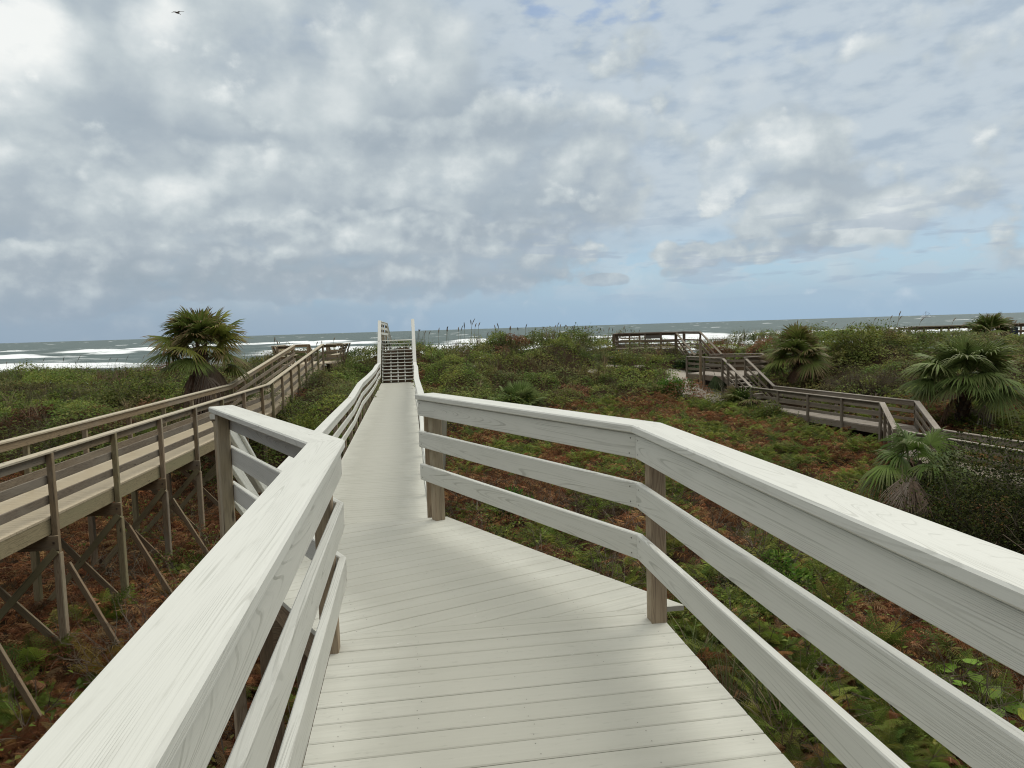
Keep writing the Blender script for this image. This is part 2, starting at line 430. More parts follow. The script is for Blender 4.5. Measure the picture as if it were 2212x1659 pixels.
# ================================================================ GROUND
GP = [  # x, y, z of the bare ground
 (-7.4, 11, -3.7), (-8, 14, -3.7), (-8.3, 17, -3.7), (-8.8, 20, -3.65), (-9.2, 23, -3.3), (-9.6, 27, -2.4), (-10, 31, -1.5), (-10.4, 35, -.95), (-11, 39, -.7), (-12, 43, -.5), (-12, 48, -.6),
 (-5, 6, -3.75), (-5, 10, -3.75), (-4, 14, -3.65), (-5, 18, -3.55), (-6, 22, -3.2), (-7, 26, -2.5), (-7.5, 30, -1.7), (-7.6, 35, -1.3), (-7.9, 39, -1.1), (-8.3, 43, -.95), (-8.3, 48, -1.0),
 (-14, 12, -3.6), (-14, 18, -3.5), (-14, 23, -3.0), (-18, 25, -2.9), (-25, 25, -3.0), (-14, 27, -1.9), (-18, 30, -1.6), (-25, 31, -1.6), (-18, 35, -.9), (-25, 36, -.95), (-32, 36, -1.0), (-18, 40, -.8), (-28, 41, -.9), (-36, 41, -1.0), (-18, 46, -1.2), (-30, 47, -1.2), (-45, 30, -1.6), (-45, 42, -.5), (-30, 18, -3.5),
 (0, 3, -3.9), (2, 6, -4.0), (2, 10, -4.0), (0, 14, -3.75), (-2, 18, -3.6), (-2, 24, -3.3), (-3, 29, -2.7), (-3.5, 34, -1.8), (-4.5, 38, -1.45), (-3, 40, -.75), (-5.0, 41, -1.3), (-4.6, 43.5, -.75), (-3, 46, -.6), (-5.6, 47, .0), (-6.7, 44.6, .85), (-6.9, 46.2, .7), (-4.4, 45.4, -.7), (-5, 52, -.4), (-2.2, 45.5, -.1), (-.9, 45.5, .5), (.6, 46.5, -.5), (2.6, 45.5, .5), (3.8, 46.5, .4), (6.3, 46, -.35),
 (6, 6, -4.3), (6, 10, -4.3), (10, 10, -4.5), (14, 12, -4.5), (5, 14, -4.05), (4, 20, -3.7), (3, 26, -3.25), (1, 32, -2.75), (1, 37, -2.2), (.5, 42, -.55), (.5, 46, -.2), (0, 50, -.2), (0, 55, -.6),
 (9, 15, -4.4), (8, 20, -4.0), (7, 26, -3.5), (6, 32, -3.0), (5, 37, -2.5), (5, 42, -1.0), (4.5, 46, -.3), (4.5, 50, -.15), (5, 55, -.5),
 (12, 18, -4.4), (12.5, 23, -4.1), (11, 27, -3.6), (10, 31, -3.2), (9, 35, -2.85), (8.5, 39, -2.2), (8.5, 43, -.7), (8.3, 46, .1), (8.5, 50, .1),
 (11, 40.5, -2.2), (11.6, 38.6, -2.6), (12, 36, -3.0), (10.4, 42.6, -1.3), (12, 44.5, -1.2), (12.5, 47, -.9), (13, 50, -.5), (15, 48, -.25), (17, 49, -.1), (13, 56, -1.5),
 (14, 30, -3.3), (14.5, 27, -3.45), (14, 24, -3.75), (15, 21, -3.8), (16, 34, -2.7), (15, 38, -2.3), (16, 41, -1.7), (18, 37, -1.6), (18, 41, -.2), (20, 43, .1), (20, 46, .0), (20, 50, -.3), (17, 46, -.3),
 (18, 27, -3.2), (20, 24, -3.5), (22, 32, -2.2), (23, 37, -.9), (25, 41, -.4), (25, 45, -.3), (28, 46, -.8), (28, 50, -.6), (28, 38, -.9), (32, 42, -.9), (35, 46, -.9), (24, 29, -2.9), (30, 30, -2.4), (36, 36, -1.), (40, 46, -.6), (20, 14, -4.3), (26, 20, -3.8),
 (45, 30, -2.5), (50, 46, -.6), (-60, 46, -.6), (8.2, 44.4, -.85), (9.8, 44.6, -.9), (7.2, 44.0, -.7), (60, 60, -2), (0, -6, -3.8), (-20, 0, -3.7), (20, 0, -4.2), (-45, 10, -3.5), (45, 10, -3.8), (-60, -15, -3.6), (60, -15, -3.8), (0, -18, -3.8),
 (-30, 56, -2.6), (0, 62, -2.6), (30, 58, -2.4), (-50, 64, -3.6), (50, 66, -3.6), (-15, 66, -3.6), (15, 68, -3.6), (-60, 85, -4.9), (-20, 85, -4.9), (20, 85, -4.9), (60, 85, -4.9)]
GP = np.array(GP, float)
def _tps(r2): return np.where(r2 > 1e-9, .5 * r2 * np.log(np.maximum(r2, 1e-9)), 0.)
_n = len(GP); _d2 = ((GP[:, None, :2] - GP[None, :, :2]) ** 2).sum(-1)
_A = np.zeros((_n + 3, _n + 3)); _A[:_n, :_n] = _tps(_d2) + np.eye(_n) * 1.5; _A[:_n, _n] = 1; _A[:_n, _n + 1:] = GP[:, :2]; _A[_n:, :_n] = _A[:_n, _n:].T
_w = np.linalg.solve(_A, np.concatenate([GP[:, 2], [0, 0, 0]]))
def ground(x, y):
    x = np.asarray(x, float); y = np.asarray(y, float); sh = x.shape
    xx = np.clip(x.ravel(), -60, 60); yy = np.clip(y.ravel(), -18, 88)
    z = np.empty_like(xx)
    for i in range(0, len(xx), 20000):
        a, c = xx[i:i + 20000], yy[i:i + 20000]
        z[i:i + 20000] = _tps((a[:, None] - GP[None, :, 0]) ** 2 + (c[:, None] - GP[None, :, 1]) ** 2) @ _w[:_n] + _w[_n] + a * _w[_n + 1] + c * _w[_n + 2]
    s_ = xx * DS[0] + yy * DS[1]; l_ = xx * NL[0] + yy * NL[1]          # the walk is dug into the dune foot
    cap_ = np.interp(s_, [20, 39, 42.3, 44.5, 47], [-1.75, -1.75, -.5, .62, .6]); k_ = sstep(3.0, 1.3, np.abs(l_ + .7)) * sstep(20, 24, s_) * sstep(52, 47, s_)
    z = z - k_ * np.maximum(z - cap_, 0)
    z = z + (fbm(xx * .35, yy * .35, 3) - .5) * .5 * sstep(80, 60, yy)
    return z.reshape(sh)
SAND = [(10.7, 40.9, 1.7), (11.2, 39.0, 1.4), (10.2, 42.4, 1.1), (9.7, 40.0, .8), (6.9, 45.4, .7), (6.2, 43.0, .45), (8.0, 43.4, .4), (-1.6, 43.8, .5), (4.6, 42.0, .35), (-2.4, 41.5, .35)]
def sandmask(x, y):
    s = np.zeros_like(x)
    j = (fbm(x * 1.7, y * 1.2, 21) - .5) * 2.4
    for a, c, r in SAND: s = np.maximum(s, sstep(1.0, .55, np.hypot(x - a, (y - c) * .8) / r + j * .6))
    return s

def grid_mesh(xs, ys, name, m):
    X, Y = np.meshgrid(xs, ys); Z = ground(X, Y)
    far = np.maximum(np.maximum(np.abs(X) - 60, -18 - Y), 0)
    a = AC(); nx, ny = len(xs), len(ys)
    idx = np.arange(nx * ny).reshape(ny, nx)
    Q = np.stack([idx[:-1, :-1], idx[:-1, 1:], idx[1:, 1:], idx[1:, :-1]], -1).reshape(-1, 4)
    s = sandmask(X, Y) * 1.0
    beach = sstep(56, 64, Y)
    s = np.maximum(s, beach)
    C = np.stack([s, s, s], -1).reshape(-1, 3)
    a.put(np.stack([X, Y, Z], -1), Q, None, C)
    return a.build(name, m, None, True)
m, nt, b = mat('dune_soil')
at_ = nt.node('ShaderNodeAttribute', attribute_name='col').outputs['Fac']
g = nt.node('ShaderNodeNewGeometry').outputs['Position']
n1 = nt.noise(g, 2.2, 5., .6); n2 = nt.noise(g, 18., 4., .6)
c = nt.ramp(n1, [(.3, (.035, .022, .012)), (.5, (.06, .036, .02)), (.7, (.05, .045, .02))])
c = nt.mix(nt.mul(n2, .5), c, rgb(.05, .03, .018))
sand = nt.mix(n2, rgb(.52, .47, .40), rgb(.36, .32, .265))
nt.put(b.inputs['Base Color'], nt.mix(nt.mr(nt.add(at_, nt.mul(nt.sub(n2, .5), .5)), .35, .6), c, sand)); b.inputs['Roughness'].default_value = .95; b.inputs['Specular IOR Level'].default_value = .1
bp = nt.node('ShaderNodeBump'); bp.inputs['Distance'].default_value = .05; nt.put(bp.inputs['Height'], n2); nt.l.new(bp.outputs[0], b.inputs['Normal'])
M['soil'] = m
xs = np.unique(np.concatenate([np.linspace(-4000, -60, 14), np.arange(-60, 60.1, .6), np.linspace(60, 4000, 14)]))
ys = np.unique(np.concatenate([np.linspace(-4000, -18, 14), np.arange(-18, 90.1, .6)]))
gr = grid_mesh(xs, ys, 'ground', M['soil'])
tag(gr, 'dune ground of dark leaf litter with bare pale sand patches', None, None, 'structure')

# ================================================================ SEA
SEA = -4.6
def sea():
    rows = [88.]
    while rows[-1] < 700: rows.append(rows[-1] * 1.0055)
    while rows[-1] < 40000: rows.append(rows[-1] * 1.06)
    ys = np.array(rows); az = np.tan(np.radians(np.linspace(-50, 50, 420)))
    Y = np.repeat(ys[:, None], len(az), 1); X = az[None, :] * (Y + 12)
    foam = np.zeros_like(X); Z = np.full_like(X, SEA)
    k = sstep(900, 300, Y)
    Z += k * ((fbm(X * .05, Y * .11, 40, 3) - .5) * 1.1 + (fbm(X * .02, Y * .035, 44, 3) - .5) * .8)
    lines = [(150, .8, 24, .55), (178, .9, 26, .42), (205, 1.0, 30, .40), (238, 1.25, 34, .36), (282, 1.45, 40, .44), (338, 1.5, 44, .55), (415, 1.4, 40, .62), (520, 1.1, 30, .68)]
    for i, (y0, h, tail, th) in enumerate(lines):
        yc = y0 + (fbm(X * .012, X * 0 + i * 7.3, 50 + i, 3) - .5) * 46 + X * .02
        pres = sstep(th - .05, th + .09, fbm(X * .011 + i * 3.1, X * 0 + i * 5.7, 70 + i, 3))
        d = Y - yc                                   # > 0 seaward of the crest
        crest = np.exp(-(d / 5.) ** 2) * h * (.35 + .65 * pres)
        Z += crest
        edge = d + (fbm(X * .09, Y * .05, 90 + i, 3) - .5) * 10
        f = pres * sstep(1.5, -2, edge) * sstep(-tail, -tail * .45, edge) * (1.0 - .25 * sstep(-4, -tail, edge))
        foam = np.maximum(foam, f)
    foam = foam * np.where(X > 40, .86, 1.)
    wash = sstep(215, 150, Y + (fbm(X * .03, Y * .02, 33, 3) - .5) * 60) * .52
    foam = np.maximum(foam, wash * (fbm(X * .06, Y * .12, 35, 4) * 1.5))
    cap = sstep(.75, .80, fbm(X * .035, Y * .11, 61, 4)) * sstep(300, 380, Y) * .9
    foam = np.maximum(foam, cap)
    a = AC(); ny, nx = X.shape; idx = np.arange(nx * ny).reshape(ny, nx)
    Q = np.stack([idx[:-1, :-1], idx[:-1, 1:], idx[1:, 1:], idx[1:, :-1]], -1).reshape(-1, 4)
    a.put(np.stack([X, Y, Z], -1), Q, None, np.repeat(foam.reshape(-1, 1), 3, 1))
    m, nt, b = mat('sea_water')
    fa = nt.node('ShaderNodeAttribute', attribute_name='col').outputs['Fac']
    g = nt.node('ShaderNodeNewGeometry').outputs['Position']
    gx, gy, gz = nt.sep(g)
    fn = nt.noise(nt.xyz(nt.mul(gx, .14), nt.mul(gy, .5)), 1., 5., .65)
    fs = nt.noise(nt.xyz(nt.mul(gx, .05), nt.mul(gy, .45)), 1., 5., .7)
    fo = nt.mr(nt.add(fa, nt.add(nt.mul(nt.sub(fn, .5), .9), nt.mul(nt.sub(fs, .5), 1.9))), .20, .85)
    chop = nt.noise(nt.xyz(nt.mul(gx, .045), nt.mul(gy, .16)), 1., 5., .6)
    far = nt.noise(nt.xyz(nt.mul(gx, .006), nt.mul(gy, .012)), 1., 5., .7)
    wc = nt.mul(nt.mul(nt.mr(nt.noise(nt.xyz(nt.mul(gx, .02), nt.mul(gy, .035)), 1., 5., .62), .69, .72), nt.mr(gy, 330., 480.)), .85)
    fo = nt.m('MAXIMUM', fo, wc)
    c = nt.mix(nt.mr(chop, .3, .7), rgb(.075, .105, .10), rgb(.135, .165, .155))
    c = nt.mix(nt.mr(far, .4, .65, 0., .6), c, rgb(.10, .135, .135))
    c = nt.mix(fo, c, rgb(.86, .88, .88))
    nt.put(b.inputs['Base Color'], c)
    nt.put(b.inputs['Roughness'], nt.add(.45, nt.mul(fo, .4))); b.inputs['Specular IOR Level'].default_value = .03
    bp = nt.node('ShaderNodeBump'); bp.inputs['Strength'].default_value = .7; bp.inputs['Distance'].default_value = 1.2
    nt.put(bp.inputs['Height'], nt.add(chop, nt.mul(fn, .35))); nt.l.new(bp.outputs[0], b.inputs['Normal'])
    o = a.build('sea', m, None, True)
    tag(o, 'grey green sea with white breakers rolling in beyond the dunes', None, None, 'structure')
sea()
#%%PART2
# ================================================================ WHITE BOARDWALK
BW = empty('white_boardwalk', W(2.5, .44, 0))
tag(BW, 'off-white composite boardwalk running from the foreground to a steep open stair over the dune', 'boardwalk')
LOW = -1.17
PW_ = M['white']
def railing(parent, path, side, posts, mwood, mpost, tops=(1.055, 1.10), boards=((.912, 1.049), (.635, .775), (.345, .485)), name='railing', pw=.09, pbase=None, bt=.038, capw=(-.022, .165), ch=.005, pz=None):
    """path: inner face line of the boards at deck level. side +1: rail stands on the right of the walk."""
    r = empty(name, path[0], parent); r.location = Vector([float(v) for v in path[0]]) - root_of(parent)
    s = side
    for z0, z1 in boards: run_boards(path, 0, s * bt, z0, z1, 'rail_board', mwood, r, ch, None, len(path) == 3 and pw == .09)
    run_boards(path, s * capw[0], s * capw[1], tops[0], tops[1], 'cap_rail', M['white_cap'], r, ch * 1.5)
    for q in posts:
        p, d, zb = q[:3]
        n = perp(np.asarray(d, float)); c = p[:2] + n * s * (bt + .002 + pw / 2)
        post_at(c, zb, p[2] + tops[0] - .002, pw, mpost, r, d, 'post', .007)
    return r

# near deck
mb = MB()
SE = 3.862
deck_boards(mb, [W(-3.2, -.47)[:2], W(SE, -.47)[:2], W(SE, 1.345)[:2], W(-3.2, 1.345)[:2]], NL, .1372, 0., screws=[-.36, -.02, .44, .88, 1.27], jit=.0008)
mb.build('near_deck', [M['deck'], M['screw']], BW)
# landing: boards lie askew
mb = MB()
th = R(19.5); ld = NL * math.cos(th) + DS * math.sin(th)
land = [W(SE + .003, -.535)[:2], W(SE + .003, 1.53)[:2], W(4.875, .975)[:2], W(6.20, .27)[:2], W(6.20, -1.62)[:2], W(4.567, -.90)[:2]]
deck_boards(mb, land, ld, .1372, .0, screws=[.45, 1.05, 1.65, 2.2], jit=.0008)
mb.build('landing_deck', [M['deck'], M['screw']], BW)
# lower walk
mb = MB()
deck_boards(mb, [W(8.05, -1.60)[:2], W(39.5, -1.60)[:2], W(39.5, .19)[:2], W(8.05, .19)[:2]], NL, .1372, LOW, jit=.001)
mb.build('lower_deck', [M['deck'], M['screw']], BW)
def stair_steps(parent, s0, z0, s1, z1, n, l0, l1, mt, tread_n=None, name='stair_flight', stringers=(0, .27, .5, .73, 1.), th=.036, nose=.30):
    """n risers from (s0,z0) to (s1,z1) along the boardwalk frame; treads between"""
    st = empty(name, W(s0, (l0 + l1) / 2, z0), parent); st.location = Vector([float(v) for v in W(s0, (l0 + l1) / 2, z0)]) - root_of(parent)
    run = (s1 - s0) / n; rise = (z1 - z0) / n
    for k in range(1, n + (1 if s1 > s0 else 0)):
        z = z0 + rise * k; s = s0 + run * (k - .5)
        if k == n and z1 > z0: s = s0 + run * (k - .4)
        mb = MB(); mb.beam(W(s, l0, z - th / 2), W(s, l1, z - th / 2), abs(run) + .03, th, (0, 0, 1), .006)
        mb.build('tread', mt, st)
    for f in stringers:
        l = l0 + .03 + (l1 - l0 - .06) * f
        mb = MB(); mb.beam(W(s0, l, z0 - .03), W(s1, l, z1 - .19), .045, .24, (0, 0, 1), 0.)
        mb.build('stringer', mt, st)
    return st
stair_steps(BW, 8.1, LOW, 6.24, 0., 7, -1.58, .17, M['white_far'])
stair_steps(BW, 39.45, LOW, 42.5, 1.12, 13, -1.55, .19, M['white_far'])
# top platform and the stair beyond
mb = MB(); deck_boards(mb, [W(42.45, -1.60)[:2], W(45, -1.60)[:2], W(45, .19)[:2], W(42.45, .19)[:2]], NL, .1372, 1.12, jit=.001)
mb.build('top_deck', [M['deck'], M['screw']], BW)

def wp(s, l, z=0.): return W(s, l, z)
# near rails
railing(BW, [wp(-3., 1.205), wp(3.722, 1.205), wp(6.21, .05)], 1,
        [(wp(-1.1, 1.205), DS, -.25), (wp(.55, 1.205), DS, -.25), (wp(3.70, 1.222), DS, -.03), (wp(6.10, .115), (W(6.13, .1) - W(3.72, 1.2))[:2] / 2.65, -.05)], PW_, M['post'])
railing(BW, [wp(-3., -.372), wp(3.722, -.372), wp(5.93, -1.44)], -1,
        [(wp(-1.1, -.372), DS, -.25), (wp(.55, -.372), DS, -.25), (wp(3.69, -.385), DS, -.03), (wp(5.86, -1.405), (W(5.93, -1.44) - W(3.72, -.37))[:2] / 2.45, -3.6)], PW_, M['post'])
# rails of the lower walk: down the stair, along, up the far stair
zt = 1.12
bd = [(.897, 1.036), (.60, .74), (.30, .44)]
def walk_posts(l, s0, s1, step):
    out = []; s = s0
    while s < s1: out.append((wp(s, l, LOW), DS, float(ground(*W(s, l)[:2])) - .1)); s += step
    return out
# a little sag makes the long top line wander as on the photo
def sag(s): return .034 * math.sin(s * .55) + .025 * math.sin(s * .23 + 1.)
lpath = [wp(6.42, -1.57, -.10), wp(8.2, -1.60, LOW + .02)] + [wp(s, -1.595 + .03 * math.sin(s * .45), LOW + sag(s)) for s in (11.5, 15.5, 20, 24.5, 29, 33.5, 37.)] + [wp(39.4, -1.60, LOW + .03), wp(42.55, -1.60, zt + .10)]
railing(BW, lpath, -1, [(wp(6.46, -1.58, -.12), DS, -.9)] + walk_posts(-1.60, 8.3, 39.6, 1.92) + [(wp(41., -1.6, .1), DS, -1.2), (wp(42.5, -1.6, zt + .05), DS, -.6)], PW_, M['post'], boards=bd, tops=(1.042, 1.085))
rpath = [wp(6.45, .155, -.12), wp(8.2, .18, LOW + .02)] + [wp(s, .17 + .035 * math.sin(s * .4 + .6), LOW + sag(s + 2)) for s in (12, 16, 20.5, 25, 29.5, 34., 37.2)] + [wp(39.4, .19, LOW + .03), wp(42.55, .19, zt + .14)]
railing(BW, rpath, 1, [(wp(6.33, .06, -.05), DS, -.4)] + walk_posts(.18, 8.3, 39.6, 1.92) + [(wp(41., .19, .1), DS, -1.2), (wp(42.5, .19, zt + .05), DS, -.6)], PW_, M['post'], boards=bd, tops=(1.042, 1.085))
# rail round the top platform and down the seaward stair
railing(BW, [wp(42.56, -1.58, zt + .06), wp(44.9, -1.30, zt - .02), wp(46.6, -1.12, zt - 1.1)], -1, [(wp(43.2, -1.5, zt), DS, -.4), (wp(43.9, -1.42, zt), DS, -.4), (wp(44.8, -1.31, zt), DS, -.4)], PW_, M['post'], boards=bd, tops=(1.042, 1.085))
# substructure
def under(s, l, z0=-.28):
    p = W(s, l); post_at(p, float(ground(p[0], p[1])) - .15, z0, .14, M['under'], BW, DS, 'pile', .01)
for s in (-1.5, .7, 3.0): under(s, -.38); under(s, 1.25)
for s, l in ((3.95, -.35), (3.95, 1.3), (5.95, -1.25), (5.95, .05), (4.9, -.75), (4.9, .7)): under(s, l)
for s in (-1.5, .7, 3.0, 3.80):
    mb = MB(); mb.beam(W(s, -.46, -.40), W(s, 1.33, -.40), .05, .23, (0, 0, 1), .003); mb.build('cross_beam', M['under'], BW)
for s, a, c in ((4.9, -1.0, .9), (5.95, -1.5, .2)):
    mb = MB(); mb.beam(W(s, a, -.40), W(s, c, -.40), .05, .23, (0, 0, 1), .003); mb.build('cross_beam', M['under'], BW)
for l in (-.42, .1, .7, 1.30):
    mb = MB(); mb.beam(W(-3.2, l, -.155), W(3.84, l, -.155), .045, .235, (0, 0, 1), .003); mb.build('joist', M['under'], BW)
for (s0, l0), (s1, l1) in (((3.9, -.50), (6.1, -1.53)), ((3.9, 1.42), (6.12, .24)), ((3.9, .0), (6.1, -1.0)), ((3.9, .7), (6.1, -.3))):
    mb = MB(); mb.beam(W(s0, l0, -.155), W(s1, l1, -.155), .045, .235, (0, 0, 1), .003); mb.build('joist', M['under'], BW)
mb = MB(); mb.beam(W(4.0, -.42, -1.5), W(4.0, 1.35, -1.5), .05, .18, (0, 0, 1), .003); mb.build('cross_beam', M['under'], BW)
mb = MB(); mb.beam(W(3.0, -.42, -2.1), W(3.0, 1.3, -2.1), .05, .18, (0, 0, 1), .003); mb.build('cross_beam', M['under'], BW)
for l in (-1.55, .14):
    mb = MB(); mb.beam(W(8.1, l, LOW - .155), W(39.5, l, LOW - .155), .045, .235, (0, 0, 1), 0.); mb.build('joist', M['under'], BW)
for s in np.arange(9, 39, 2.9): under(float(s), -1.5, LOW - .27); under(float(s), .1, LOW - .27)

# ================================================================ BROWN BOARDWALK (left)
def line_x(Y): return -7.43 - .0895 * (Y - 10)
BB = empty('brown_boardwalk', (line_x(14) - .8, 14, -1.17))
tag(BB, 'weathered brown boardwalk on cross-braced posts with a tan deck, ramping up to a bench platform', 'boardwalk')
bdir = np.array([-.0895, 1.]); bdir /= np.linalg.norm(bdir); bn = perp(bdir)
BWID = 1.50
kn = np.array([line_x(25.6), 25.6]); kf = kn - bn * BWID + bdir * .6
en = np.array([-10.22, 38.6]); rd = (en - kn) / np.linalg.norm(en - kn); rn = perp(rd)
ef = en - rn * BWID
st = np.array([line_x(4.), 4.]); sf = st - bn * BWID
ZR = .02                                         # deck at the top of the ramp
def ext(p, z): return np.array([p[0], p[1], z])
# decks
mb = MB(); deck_boards(mb, [st, kn, kf, sf], bn, .14, -1.17, th=.036, gap=.006); mb.build('level_deck', [M['tan'], M['screw']], BB)
mb = MB()
nb = int(np.linalg.norm(en - kn) / .14)
for i in range(nb):
    a = (i + .5) / nb; p = kn + (en - kn) * a; q = kf + (ef - kf) * a; z = -1.17 + (ZR + 1.17) * a
    mb.beam(ext(p, z - .018), ext(q, z - .018), .134, .036, (0, 0, 1), 0.)
mb.build('ramp_deck', [M['tan']], BB)
# fascia boards
for p, q, z0, z1, m_ in ((st, kn, -1.17, -1.17, M['green']), (kn, en, -1.17, ZR, M['brown']), (sf, kf, -1.17, -1.17, M['green']), (kf, ef, -1.17, ZR, M['brown'])):
    o = bn * (-.03 if p is st or p is kn else .03)
    mb = MB(); mb.beam(ext(p + o, z0 - .165), ext(q + o, z1 - .165), .045, .255, (0, 0, 1), .003); mb.build('fascia', m_, BB)
def brown_rail(side, pts, lev, posts):
    r = empty('railing', pts[0], BB); r.location = Vector([float(v) for v in pts[0]]) - root_of(BB)
    H = 1.07
    for z0, z1 in ((.88, 1.025), (.53, .67), (.20, .34)):
        run_boards(pts, 0, -side * .038, z0, z1, 'rail_board', M['brown'] if z0 > .8 else M['grey'], r, .003)
    run_boards(pts, -side * .075, side * .09, 1.027, 1.065, 'cap_rail', M['tancap'], r, .006)
    for i, (p, d, z) in enumerate(posts):
        n = perp(d); c = p + n * side * .052
        gz = float(ground(c[0], c[1])) - .2
        mm = [M['brown'], M['green'], M['post']][i % 3]
        post_at(c, z - .62, z + 1.025, .095, mm, r, d, 'post', .006, .08)
    return r
npts = [ext(st, -1.17), ext(kn, -1.17), ext(en, ZR)]
fpts = [ext(sf, -1.17), ext(kf, -1.17), ext(ef, ZR)]
posn = []; posf = []
for Y in list(np.arange(4.75, 25.4, 2.2)):
    p = np.array([line_x(Y), Y]); posn.append((p, bdir, -1.17)); posf.append((p - bn * BWID, bdir, -1.17))
for k in range(0, 8):
    a = (k + .25) / 7.4; posn.append((kn + (en - kn) * min(a, 1), rd, -1.17 + (ZR + 1.17) * min(a, 1))); posf.append((kf + (ef - kf) * min(a, 1), rd, -1.17 + (ZR + 1.17) * min(a, 1)))
brown_rail(1, npts, None, posn); brown_rail(-1, fpts, None, posf)
# trestle bents: two piles, cross beam with bolts, a cross brace
for i, (p, d, z) in enumerate(posn):
    n = perp(d); a = p + n * .056; c = p - n * (BWID + .056)
    za, zc = float(ground(a[0], a[1])) - .25, float(ground(c[0], c[1])) - .25
    if z - .42 < max(za, zc) + .35: continue
    b_ = empty('trestle', ext(p, z), BB); b_.location = Vector([float(v) for v in ext(p, z)]) - root_of(BB)
    post_at(a, za, z - .615, .118, [M['post'], M['green'], M['brown']][i % 3], b_, d, 'pile', .012)
    post_at(c, zc, z - .615, .118, [M['green'], M['brown']][i % 2], b_, d, 'pile', .012)
    mb = MB(); mb.beam(ext(p + n * .13 - d * .075, z - .43), ext(c - n * .07 - d * .075, z - .43), .05, .235, (0, 0, 1), .004); mb.build('cross_beam', M['brown'], b_)
    mb = MB(); q = p + n * .155 - d * .05; q = ext(p + n * .06 - d * .101, z - .42); mb.beam(q, q - ext(d, 0) * .018, .03, .03, (0, 0, 1), .006); mb.build('bolt', M['bolt'], b_)
    if z - .42 - max(za, zc) > 1.2:
        for u, v, zz in ((a + n * .02, c, za + .35), (c, a, zc + .35)):
            mb = MB(); off = ext(d, 0) * (.085 if u is c else -.085)
            mb.beam(ext(u, z - .55) + off, ext(v, zz) + off, .04, .115, (0, 0, 1), .003); mb.build('brace', M['under'] if u is c else M['green'], b_)
# raking struts along the walk, as the photo shows from post to post
for i in (2, 3, 4, 5):
    p, d, z = posn[i]; a = p + bn * .19 - d * .02
    mb = MB(); e = a + d * -.5 + bn * 1.15
    mb.beam(ext(a + bn * .02, z - .80), ext(e, float(ground(e[0], e[1])) + .02), .04, .11, (0, 0, 1), .003); mb.build('strut', M['under'], BB)
# platform with benches
pw0 = en + rn * .62; pw1 = ef - rn * .75; pd = 3.6
q0, q1, q2, q3 = pw0, pw0 + rd * pd, pw1 + rd * pd, pw1
mb = MB(); deck_boards(mb, [q0, q1, q2, q3], rn, .14, ZR, th=.036, gap=.006); mb.build('platform_deck', [M['tan'], M['screw']], BB)
def bench(p0, p1, out, z):
    b_ = empty('bench', ext(p0, z), BB); b_.location = Vector([float(v) for v in ext(p0, z)]) - root_of(BB)
    o3 = ext(out, 0)
    mb = MB(); mb.beam(ext(p0 - out * .10, z + .43), ext(p1 - out * .10, z + .43), .42, .04, (0, 0, 1), .005); mb.build('seat', M['tancap'], b_)
    mb = MB(); mb.beam(ext(p0 + out * .10, z + .36), ext(p1 + out * .10, z + .36), .035, .16, (0, 0, 1), .003); mb.build('seat_board', M['brown'], b_)
    for h, k in ((.60, .17), (.76, .245), (.91, .32)):
        mb = MB(); mb.beam(ext(p0 + out * k, z + h), ext(p1 + out * k, z + h), .03, .13, ext(out * .45, 1.), .003); mb.build('back_board', M['brown'], b_)
    mb = MB(); mb.beam(ext(p0 + out * .42, z + 1.02), ext(p1 + out * .42, z + 1.02), .16, .04, (0, 0, 1), .004); mb.build('cap_rail', M['tancap'], b_)
    for t in (0.03, .5, .97):
        p = p0 + (p1 - p0) * t
        for dk in (-.06, .06):
            q = ext(p, 0) + ext(rd, 0) * dk * 2
            mb = MB(); mb.beam(q + o3 * -.02 + [0, 0, z - .35], q + o3 * .45 + [0, 0, z + 1.0], .04, .14, ext(rd, 0), .003); mb.build('back_post', M['brown'], b_)
bench(q0 + rd * .15, q1 - rd * .1, rn, ZR); bench(q3 + rd * .15, q2 - rd * .1, -rn, ZR)
def simple_rail(parent, p, q, z, zq=None, mw=None, mc=None, mp=None, H=1.03, n=2, gz=None, bds=((.86, .99), (.52, .65), (.20, .33)), cw=.15, side=1, ends=True):
    zq = z if zq is None else zq; mw = mw or M['brown']; mc = mc or mw; mp = mp or mw
    r = empty('railing', ext(p, z), parent); r.location = Vector([float(v) for v in ext(p, z)]) - root_of(parent)
    d = (q - p) / np.linalg.norm(q - p); pts = [ext(p, z), ext(q, zq)]
    for z0, z1 in bds: run_boards(pts, 0, side * .038, z0, z1, 'rail_board', mw, r, .003)
    run_boards(pts, -side * (cw / 2 - .05), side * (cw / 2 + .05), H - .04, H, 'cap_rail', mc, r, .006)
    for i in range(n):
        t = (i + (0 if ends else .5)) / max(n - 1 if ends else n, 1)
        c = p + (q - p) * t + perp(d) * side * .092; zz = z + (zq - z) * t
        g_ = float(ground(c[0], c[1])) - .2 if gz is None else gz
        post_at(c, min(g_, zz - .2), zz + H - .042, .10, mp, r, d, 'post', .006)
    return r
simple_rail(BB, en + rn * .02, q0 + rn * .12, ZR, None, M['brown'], M['tancap'], None, n=1)
simple_rail(BB, q3 - rn * .12, ef - rn * .02, ZR, None, M['brown'], M['tancap'], None, n=1)
mid = (q1 + q2) / 2
simple_rail(BB, q2, mid - rn * .5, ZR, None, M['brown'], M['tancap'], n=2, side=-1); simple_rail(BB, mid + rn * .5, q1, ZR, None, M['brown'], M['tancap'], n=2, side=-1)
simple_rail(BB, mid - rn * .5, mid - rn * .5 + rd * 1.8, ZR, ZR - .9, M['brown'], M['tancap'], n=2, side=-1); simple_rail(BB, mid + rn * .5, mid + rn * .5 + rd * 1.8, ZR, ZR - .9, M['brown'], M['tancap'], n=2)
